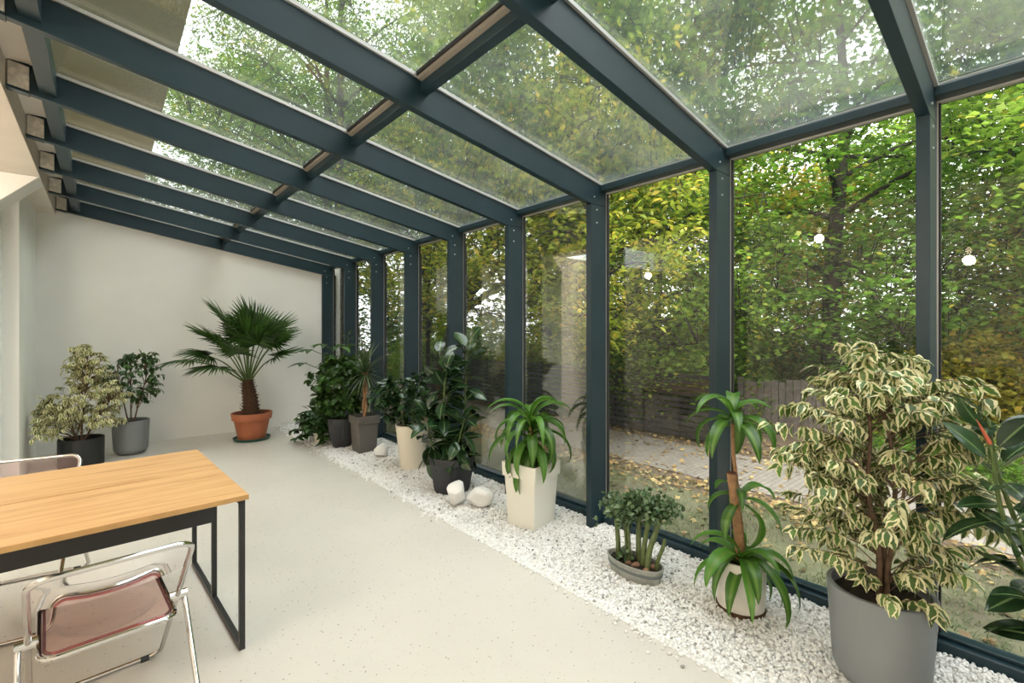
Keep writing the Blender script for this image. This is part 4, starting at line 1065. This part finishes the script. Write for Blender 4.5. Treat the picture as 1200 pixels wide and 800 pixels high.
def plant_tree(kind, name, label, x, y, rot, s, mt, group, sz=None):
    t = thing(name, label, 'tree' if 'tree' in name else 'bush', (x, y, GRD - .012), rot, group); t.scale = (s, s, sz or s)
    tm, cm = KIND[kind]
    link('trunk' if 'tree' in name else 'stems', tm, None, t)
    c = link('crown' if 'tree' in name else 'foliage', cm, None, t)
    c.material_slots[0].link = 'OBJECT'; c.material_slots[0].material = M[mt]
TREES = [
    # kind, x, y, rot, scale, leaf, label
    ('maple', 9.25, 2.45, .4, 1.0, 'maple_d', 'sturdy dark-trunked maple standing beyond the path past the plank fence'),
    ('maple', 8.3, -1.5, 2.2, .85, 'maple', 'broad layered maple beyond the path near the rubber plant'),
    ('maple', 12.8, .4, 4.0, .9, 'maple', 'maple farther off between the two maples past the path'),
    ('ash', 8.2, 5.6, 1.0, 1.0, 'ash', 'tall yellowing tree just behind the slatted fence'),
    ('ash', 9.0, 9.0, 3.1, 1.1, 'ash', 'tall yellowing tree behind the far half of the slatted fence'),
    ('ash', 6.9, 11.6, 5.0, 1.0, 'maple', 'green tree beyond the end of the slatted fence'),
    ('leaning', 5.9, 9.9, 0., 1.0, 'maple', 'thick leaning dark trunk rising toward the glass roof'),
    ('maple_low', 6.9, 4.3, .9, .8, 'maple', 'low spreading young maple over the slatted fence'),
    ('young', 4.9, 5.6, 2.0, 1.0, 'ash', 'slender yellow-leaved sapling close outside the glass'),
    ('young', 4.7, 7.9, 4.2, 1.1, 'ash', 'slender yellow-leaved sapling outside near the end wall'),
    ('ash', 4.4, 12.5, 2.6, 1.1, 'maple', 'tall green tree behind the end wall near the glass'),
    ('maple', 5.6, 14.6, 1.7, 1.15, 'maple_d', 'large dark maple standing behind the tall green tree'),
    ('ash', 13.2, 6.4, 4.4, .85, 'ash', 'pale tall tree far behind the slatted fence'),
    ('maple', 12.5, 11.0, .5, .9, 'maple', 'far maple behind the yellowing trees'),
    ('maple', 15.5, -3.4, 5.3, .95, 'maple_d', 'far dark maple at the end of the garden path'),
    ('maple_low', 10.9, 4.6, 3.9, 1.0, 'yellow', 'bright yellow low tree behind the sturdy maple'),
    ('maple_low', 11.2, -1.2, 1.2, .9, 'yellow', 'golden low tree far beyond the paved path'),
    ('maple', 16.5, 3.4, 2.9, .85, 'maple', 'far green maple behind the sturdy maple'),
    ('ash', 9.8, 15.5, 3.9, .9, 'maple', 'far green tree beyond the leaning trunk'),
    ('young', 4.7, 3.75, 3.3, .95, 'ash', 'slender yellow-leaved sapling outside between the low maple and the glass'),
    ('ash', 3.9, 10.2, 5.5, 1.0, 'maple', 'green tree close behind the corner of the end wall'),
    ('maple', 3.6, 17.0, 2.1, 1.1, 'maple', 'tall dense maple far behind the end wall'),
]
for k, x, y, r, s, m_, lb in TREES: plant_tree(k, 'garden_tree', lb, x, y, r, s, m_, 'trees of the garden')
BUSH = [
    ('bush', 7.6, 6.0, 0, 1.0, 'maple_d', 'dark bush behind the slatted fence under the yellowing tree'), ('bush', 7.9, 8.4, 1, 1.1, 'ash', 'yellowing bush behind the far half of the slatted fence'),
    ('bush', 9.9, .7, 2, 1.2, 'yellow', 'yellow bush showing between the big fig and the rubber plant'), ('bush', 11.6, .1, 3, 1.3, 'maple', 'green bush in the shade behind the yellow bush past the path'),
    ('bush', 10.6, -2.4, 4, 1.2, 'maple_d', 'dark bush beneath the far side of the layered maple'), ('bush', 11.2, 3.2, 5, 1.2, 'maple', 'green bush behind the sturdy maple'),
    ('bush', 8.6, 3.9, .5, 1.0, 'maple', 'green bush behind the plank fence'), ('bush_low', 7.4, .9, 1.5, .9, 'maple_d', 'low dark bush at the edge of the paved path'),
    ('bush_low', 7.2, -1.0, 2.5, 1.0, 'maple_d', 'low dark bush near the layered maple trunk'), ('bush', 6.2, 10.6, 3.5, 1.1, 'maple', 'green bush at the far end of the garden'),
    ('bush', 13.5, -1.5, 4.5, 1.4, 'yellow', 'big yellow bush at the far end of the path'), ('bush', 13.0, 4.6, 5.5, 1.5, 'maple', 'big green bush far behind the plank fence'),
    ('bush', 10.2, 7.0, 6.0, 1.4, 'maple_d', 'big dark bush far behind the slatted fence'),
    ('bush', 8.4, 10.6, 2.2, 1.5, 'maple', 'tall green bush past the end of the slatted fence'), ('bush', 9.3, 6.6, 3.2, 1.5, 'ash', 'tall yellowing bush between the two yellowing trees'),
    ('bush', 9.9, 4.7, .8, 1.5, 'maple', 'tall green bush beside the golden low tree behind the fence'), ('bush', 12.2, 1.7, 1.8, 1.7, 'maple', 'tall green bush far past the sturdy maple'),
    ('bush', 10.9, -4.2, 2.8, 1.6, 'maple', 'tall green bush past the rubber plant across the path'), ('bush', 14.2, -4.9, 3.8, 1.8, 'maple_d', 'tall dark bush at the foot of the far dark maple'),
    ('bush', 15.5, .9, 4.8, 2., 'maple', 'huge green bush closing the view past the sturdy maple'), ('bush', 15., 7.4, 5.8, 2.1, 'maple_d', 'huge dark bush closing the view behind the pale tall tree'),
    ('bush', 11.6, 10.0, .3, 2., 'ash', 'huge yellowing bush closing the view behind the slatted fence'), ('bush', 8.3, 14.2, 1.3, 2., 'maple', 'huge green bush closing the view beyond the fence end'),
    ('bush', 5.0, 15.6, 2.3, 1.9, 'maple', 'huge green bush among the trees behind the end wall'),
]
for k, x, y, r, s, m_, lb in BUSH: plant_tree(k, 'garden_bush', lb, x, y, r, s, m_, 'bushes of the garden')
# slatted fence
def slat_fence():
    x = 6.62; ya, yb = 3.15, 12.2; h = .98
    t = thing('slatted_fence', 'dark slatted timber fence across the path outside the glass', 'fence', (x, ya, GRD - .012))
    for k in range(6): MB().box(0, .05, k * (yb - ya - .05) / 5, k * (yb - ya - .05) / 5 + .05, -.1, h + .05).build('post', M['fence'], t)
    for k in range(11): MB().box(-.02, 0, 0, yb - ya, .05 + k * .088, .05 + k * .088 + .064).build('slat', M['fence'], t)
slat_fence()
def plank_fence():
    t = thing('plank_fence', 'low weathered grey plank fence beside the sturdy maple', 'fence', (8.3, 1.9, GRD - .012), rad(12))
    rng = random.Random(4); mb = MB()
    for k in range(16): mb.box(0, .022, k * .10, k * .10 + .092, 0, .86 + rng.uniform(-.04, .04))
    mb.build('planks', M['plank'], t)
    for z in (.2, .65): MB().box(.022, .06, 0, 1.6, z, z + .07).build('rail', M['plank'], t)
plank_fence()
# the house the glazed room leans on
struct(MB().box(-1.2, -.55, -2.2, 45, 3.62, 6.4), 'wall_exterior', M['facade'], 'beige rendered house wall rising above the glass roof')
struct(MB().box(-.56, .63, -2.2, 45, 4.70, 4.92), 'balcony_slab', M['facade'], 'beige balcony slab jutting from the house wall above the glass roof')
struct(MB().box(-1.2, .80, -2.2, 45, 6.4, 6.62), 'eave_slab', M['facade'], 'beige overhanging eave high above the glass roof')

# ------------------------------------------------------------------ light
w = bpy.data.worlds.new('overcast_sky'); SC.world = w; w.use_nodes = True
nt = w.node_tree; nt.nodes.clear()
out = N(nt, 'ShaderNodeOutputWorld'); bg = N(nt, 'ShaderNodeBackground', Strength=8.)
tc = N(nt, 'ShaderNodeTexCoord'); sp = N(nt, 'ShaderNodeSeparateXYZ'); L(nt, tc, 'Generated', sp, 0)
mr = N(nt, 'ShaderNodeMapRange'); mr.inputs[1].default_value = 0.; mr.inputs[2].default_value = 1.; L(nt, sp, 'Z', mr, 0)
rp = ramp(nt, [(0., (.55, .56, .56)), (.35, (.80, .83, .86)), (1., (1.0, 1.02, 1.05))]); L(nt, mr, 0, rp, 0); L(nt, rp, 0, bg, 0); L(nt, bg, 0, out, 0)

sd = bpy.data.lights.new('hazy_sun', 'SUN'); sd.energy = 7.; sd.angle = rad(50); sd.color = (1., .97, .90)
so = bpy.data.objects.new('hazy_sun', sd); COL.objects.link(so); so.rotation_euler = Vector((.62, .30, -.80)).to_track_quat('-Z', 'Y').to_euler()

# ------------------------------------------------------------------ camera
cd = bpy.data.cameras.new('camera'); cam = bpy.data.objects.new('camera', cd); COL.objects.link(cam)
cam.location = (0, 0, 1.52); cam.rotation_euler = (PI / 2, 0, -.7139)
cd.sensor_width = 36.; cd.lens = 551.07 / 1200 * 36; cd.shift_y = -11. / 1200; cd.clip_start = .02; cd.clip_end = 200
SC.camera = cam
SC.view_settings.view_transform = 'Standard'; SC.view_settings.look = 'None'
SC.view_settings.exposure = -.17; SC.view_settings.gamma = 1.; SC.view_settings.use_curve_mapping = False
cy = SC.cycles
cy.use_denoising = True; cy.max_bounces = 10; cy.diffuse_bounces = 5; cy.glossy_bounces = 4; cy.transmission_bounces = 6; cy.transparent_max_bounces = 24
cy.sample_clamp_indirect = 6.; cy.caustics_reflective = False; cy.caustics_refractive = False
